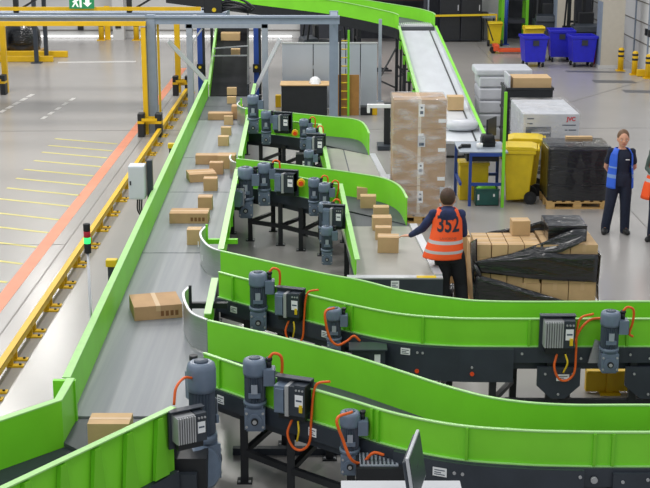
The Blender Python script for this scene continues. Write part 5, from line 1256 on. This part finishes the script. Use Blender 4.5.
    for i in (0, 1):
        s_.ball(sh[i], .064 * f, top_m)
        if sleeve == 'long':
            limb(s_, [(nx, ny, sh[i][2] - .02), sh[i], Vector(sh[i]).lerp(Vector(el[i]), .5), el[i], Vector(el[i]).lerp(Vector(wr[i]), .4), Vector(el[i]).lerp(Vector(wr[i]), .93)], [.068, .067, .06, .053, .048, .036], top_m)
        else:
            limb(s_, [(nx, ny, sh[i][2] - .02), sh[i], Vector(sh[i]).lerp(Vector(el[i]), .65)], [.066 * f, .065 * f, .06 * f], top_m)
    part('jacket' if sleeve == 'long' else 'tshirt', fuse(s_, .012, 4, 'shirt'), t)
    # trousers
    s_ = MB(); s_.rings([(px, py, pz - .12, .15, .12), (px, py, pz - .02, .182, .13), (px, py, pz + .08, .17, .122)], trouser_m, 22)
    for i in (0, 1):
        K, A, Hh = Vector(kn[i]), Vector(an[i]), Vector(hip[i])
        limb(s_, [Hh, Hh.lerp(K, .5), K, K.lerp(A, .45), A + Vector((0, .0, .02)), A + Vector((0, .0, -.06))], [.106, .1, .085, .08, .076, .074], trouser_m)
    part('trousers', fuse(s_, .012, 4, 'trousers'), t)
    for i in (0, 1):
        A = Vector(an[i]); fd = Vector(J['foot'][i]).normalized(); s_ = MB(); z0 = A.z
        limb(s_, [A - fd * .03 + Vector((0, 0, .0)), A - fd * .03 + Vector((0, 0, -.045))], [.056, .054], SHOE); limb(s_, [A - fd * .04 + Vector((0, 0, -.05)), A + fd * .07 + Vector((0, 0, -.05)), A + fd * .17 + Vector((0, 0, -.054))], [.045, .052, .042], SHOE)
        part('shoe', fuse(s_, .008, 3, 'shoe'), t)
    return t, TR
ZH = Vector((0, 0, 1))
# the man at the outlet, seen from behind
Jm = dict(pelvis=(-.02, .03, .93), neck=(0, -.06, 1.47), hs=1.14, head=(.0, -.085, 1.585), sh=((-.17, -.05, 1.4), (.175, -.05, 1.4)),
          el=((-.22, -.13, 1.13), (.3, -.15, 1.19)), wr=((-.12, -.34, 1.05), (.44, -.41, 1.03)), hd=((.3, -1, 0), (.85, -.5, -.12)), hu=((0, 0, 1), (0, 0, 1)),
          hip=((-.12, .03, .9), (.06, .03, .9)), kn=((-.19, -.04, .5), (.03, -.05, .5)), an=((-.23, .05, .095), (.0, .02, .095)), foot=((-.2, -1, 0), (.1, -1, 0)), curl=.4)
man, TRm = person('man seen from behind in an orange vest numbered 352, touching a carton', (1.53, 16.36, 0), PI, Jm, top_m=NAVYJ, trouser_m=BLKCL)
VR = [(.05, .02, .87, .25, .19), (.035, .02, .98, .23, .178), (.015, 0, 1.1, .2, .16), (0, -.03, 1.25, .182, .15), (0, -.05, 1.36, .178, .143), (0, -.055, 1.42, .157, .125), (0, -.06, 1.475, .11, .1)]
def bands(z): return BAND if .935 < z < .985 or 1.055 < z < 1.1 else VESTO
v_ = shell(VR, bands, R(-75), R(255), .008, 44, 6)
vest = part('vest', v_, man, label='orange hi-vis vest with two silver bands')
def on_back(x, z, off):
    cx, cy, _, rx, ry = interp(VR, z); u = max(-.98, min(.98, (x - cx) / (rx + .008))); return cy + (ry + .008) * math.sqrt(1 - u * u) + off
def back_text(txt, size, z0, m, bold, parent, sx=1, sz=1):
    me = text_mesh(txt, size, m, 0, bold); bm = bmesh.new(); bm.from_mesh(me)
    bmesh.ops.subdivide_edges(bm, edges=[e for e in bm.edges if e.calc_length() > .02], cuts=2)
    bmesh.ops.triangulate(bm, faces=bm.faces)
    for v in bm.verts: x, y = v.co.x, v.co.y; x *= sx; y *= sz; v.co = Vector((-x, on_back(-x, z0 + y, .005), z0 + y))
    bmesh.ops.recalc_face_normals(bm, faces=bm.faces)
    bm.to_mesh(me); bm.free(); return part('lettering', me, parent)
back_text('352', .2, 1.3, PRINT2, .004, vest, .95, 1.35)
back_text('LAVORINE', .045, 1.135, mat('grey_print', '#a0563c', .6), .0, vest)
q = MB(); q.ball((0, .062, 1.415), .1, NAVYJ, 16, (1.1, .55, .85)); q.ball((0, .0, 1.475), .09, NAVYJ, 16, (1.0, .9, .5)); q.prism([(-.07, 0), (.07, 0), (0, -.1)], -.01, .01, NAVYJ, Matrix.Translation((0, .085, 1.36)) @ Matrix.Rotation(PI / 2, 4, 'X')); part('hood', fuse(q, .01, 3, 'hood'), man)

# the woman in the blue vest
Jw = dict(pelvis=(-.01, .0, .90), neck=(0, .0, 1.39), hs=1.1, head=(.01, -.02, 1.535), sh=((-.165, .01, 1.325), (.165, .01, 1.325)),
          el=((-.225, .09, 1.06), (.225, .1, 1.06)), wr=((-.1, .19, .9), (.1, .19, .9)), hd=((.7, .2, -.7), (-.7, .2, -.7)), hu=((0, 1, 0), (0, 1, 0)),
          hip=((-.095, 0, .86), (.085, 0, .86)), kn=((-.14, -.02, .48), (.1, -.01, .48)), an=((-.185, .03, .095), (.115, .03, .095)), foot=((-.25, -1, 0), (.2, -1, 0)), curl=.5)
woman, TRw = person('smiling woman standing in a blue vest and dark clothes, hands behind her back', (4.67, 20.9, 0), R(-6), Jw, top_m=NAVY, sleeve='short', trouser_m=NAVY, female=True, hair_long=True, head_yaw=R(2))
VW = [(0, .01, .75, .205, .17), (0, .01, .95, .198, .155), (0, .0, 1.1, .18, .14), (0, .0, 1.22, .178, .14), (0, .0, 1.3, .172, .125), (0, .0, 1.345, .145, .105), (0, .0, 1.385, .1, .085)]
part('vest', shell(VW, lambda z: BANDB if .93 < z < .975 or 1.07 < z < 1.11 else VESTB, R(-32), R(246), .008, 40, 6), woman, label='open blue vest')
q = MB(); q.box(.05, .11, -.146, -.142, 1.215, 1.23, LABEL); part('chest_mark', q, woman, label='small white chest mark')

# the person cut off at the right edge
Jp = dict(pelvis=(0, 0, .93), neck=(0, 0, 1.47), head=(0, -.02, 1.61), sh=((-.185, 0, 1.4), (.185, 0, 1.4)), el=((-.25, .02, 1.14), (.25, .02, 1.14)), wr=((-.12, -.24, 1.08), (.12, -.24, 1.06)),
          hd=((0, -.5, -1), (0, -.5, -1)), hu=((-1, 0, 0), (1, 0, 0)), hip=((-.1, 0, .9), (.1, 0, .9)), kn=((-.11, -.02, .5), (.11, -.02, .5)), an=((-.13, .03, .095), (.12, .03, .095)), foot=((-.3, -1, 0), (.2, -1, 0)), curl=.6)
pp, TRp = person('person in an orange vest cut off by the right edge of the picture', (5.23, 20.4, 0), R(-20), Jp, top_m=mat('grey_green_cloth', '#4a5a54', .85), trouser_m=NAVY)
VP = [(-.03, .0, .68, .3, .22), (-.02, .0, .9, .27, .2), (0, 0, 1.1, .22, .16), (0, 0, 1.3, .205, .15), (0, 0, 1.4, .2, .14), (0, 0, 1.44, .16, .12), (0, 0, 1.475, .11, .1)]
part('vest', shell(VP, bands, R(-60), R(240), .008, 40, 4), pp, label='orange hi-vis vest with silver bands')
# ------------------------------------------------------------------ light
w = bpy.data.worlds.new('world'); SC.world = w; w.use_nodes = True
w.node_tree.nodes['Background'].inputs['Color'].default_value = (.88, .93, 1, 1)
w.node_tree.nodes['Background'].inputs['Strength'].default_value = .42
i = 0
for x in (-9, -3, 3, 9):
    for y in (2, 10, 18, 26, 34, 42):
        l = bpy.data.lights.new('ceiling_lamp', 'AREA'); l.shape = 'RECTANGLE'; l.size = .6; l.size_y = 3; l.energy = 150 * {-9: 1.75, -3: 1.25, 3: .74, 9: .55}[x] * (.5 if y < 5 else .62 if y < 12 else .9 if y < 20 else 1.15)
        l.color = (1, .97, .93)
        o = bpy.data.objects.new('ceiling_lamp', l); COL.objects.link(o); o.location = (x, y, 9)
SC.view_settings.view_transform = 'Standard'; SC.view_settings.look = 'None'; SC.view_settings.gamma = 1; SC.view_settings.exposure = .3
SC.view_settings.use_curve_mapping = False
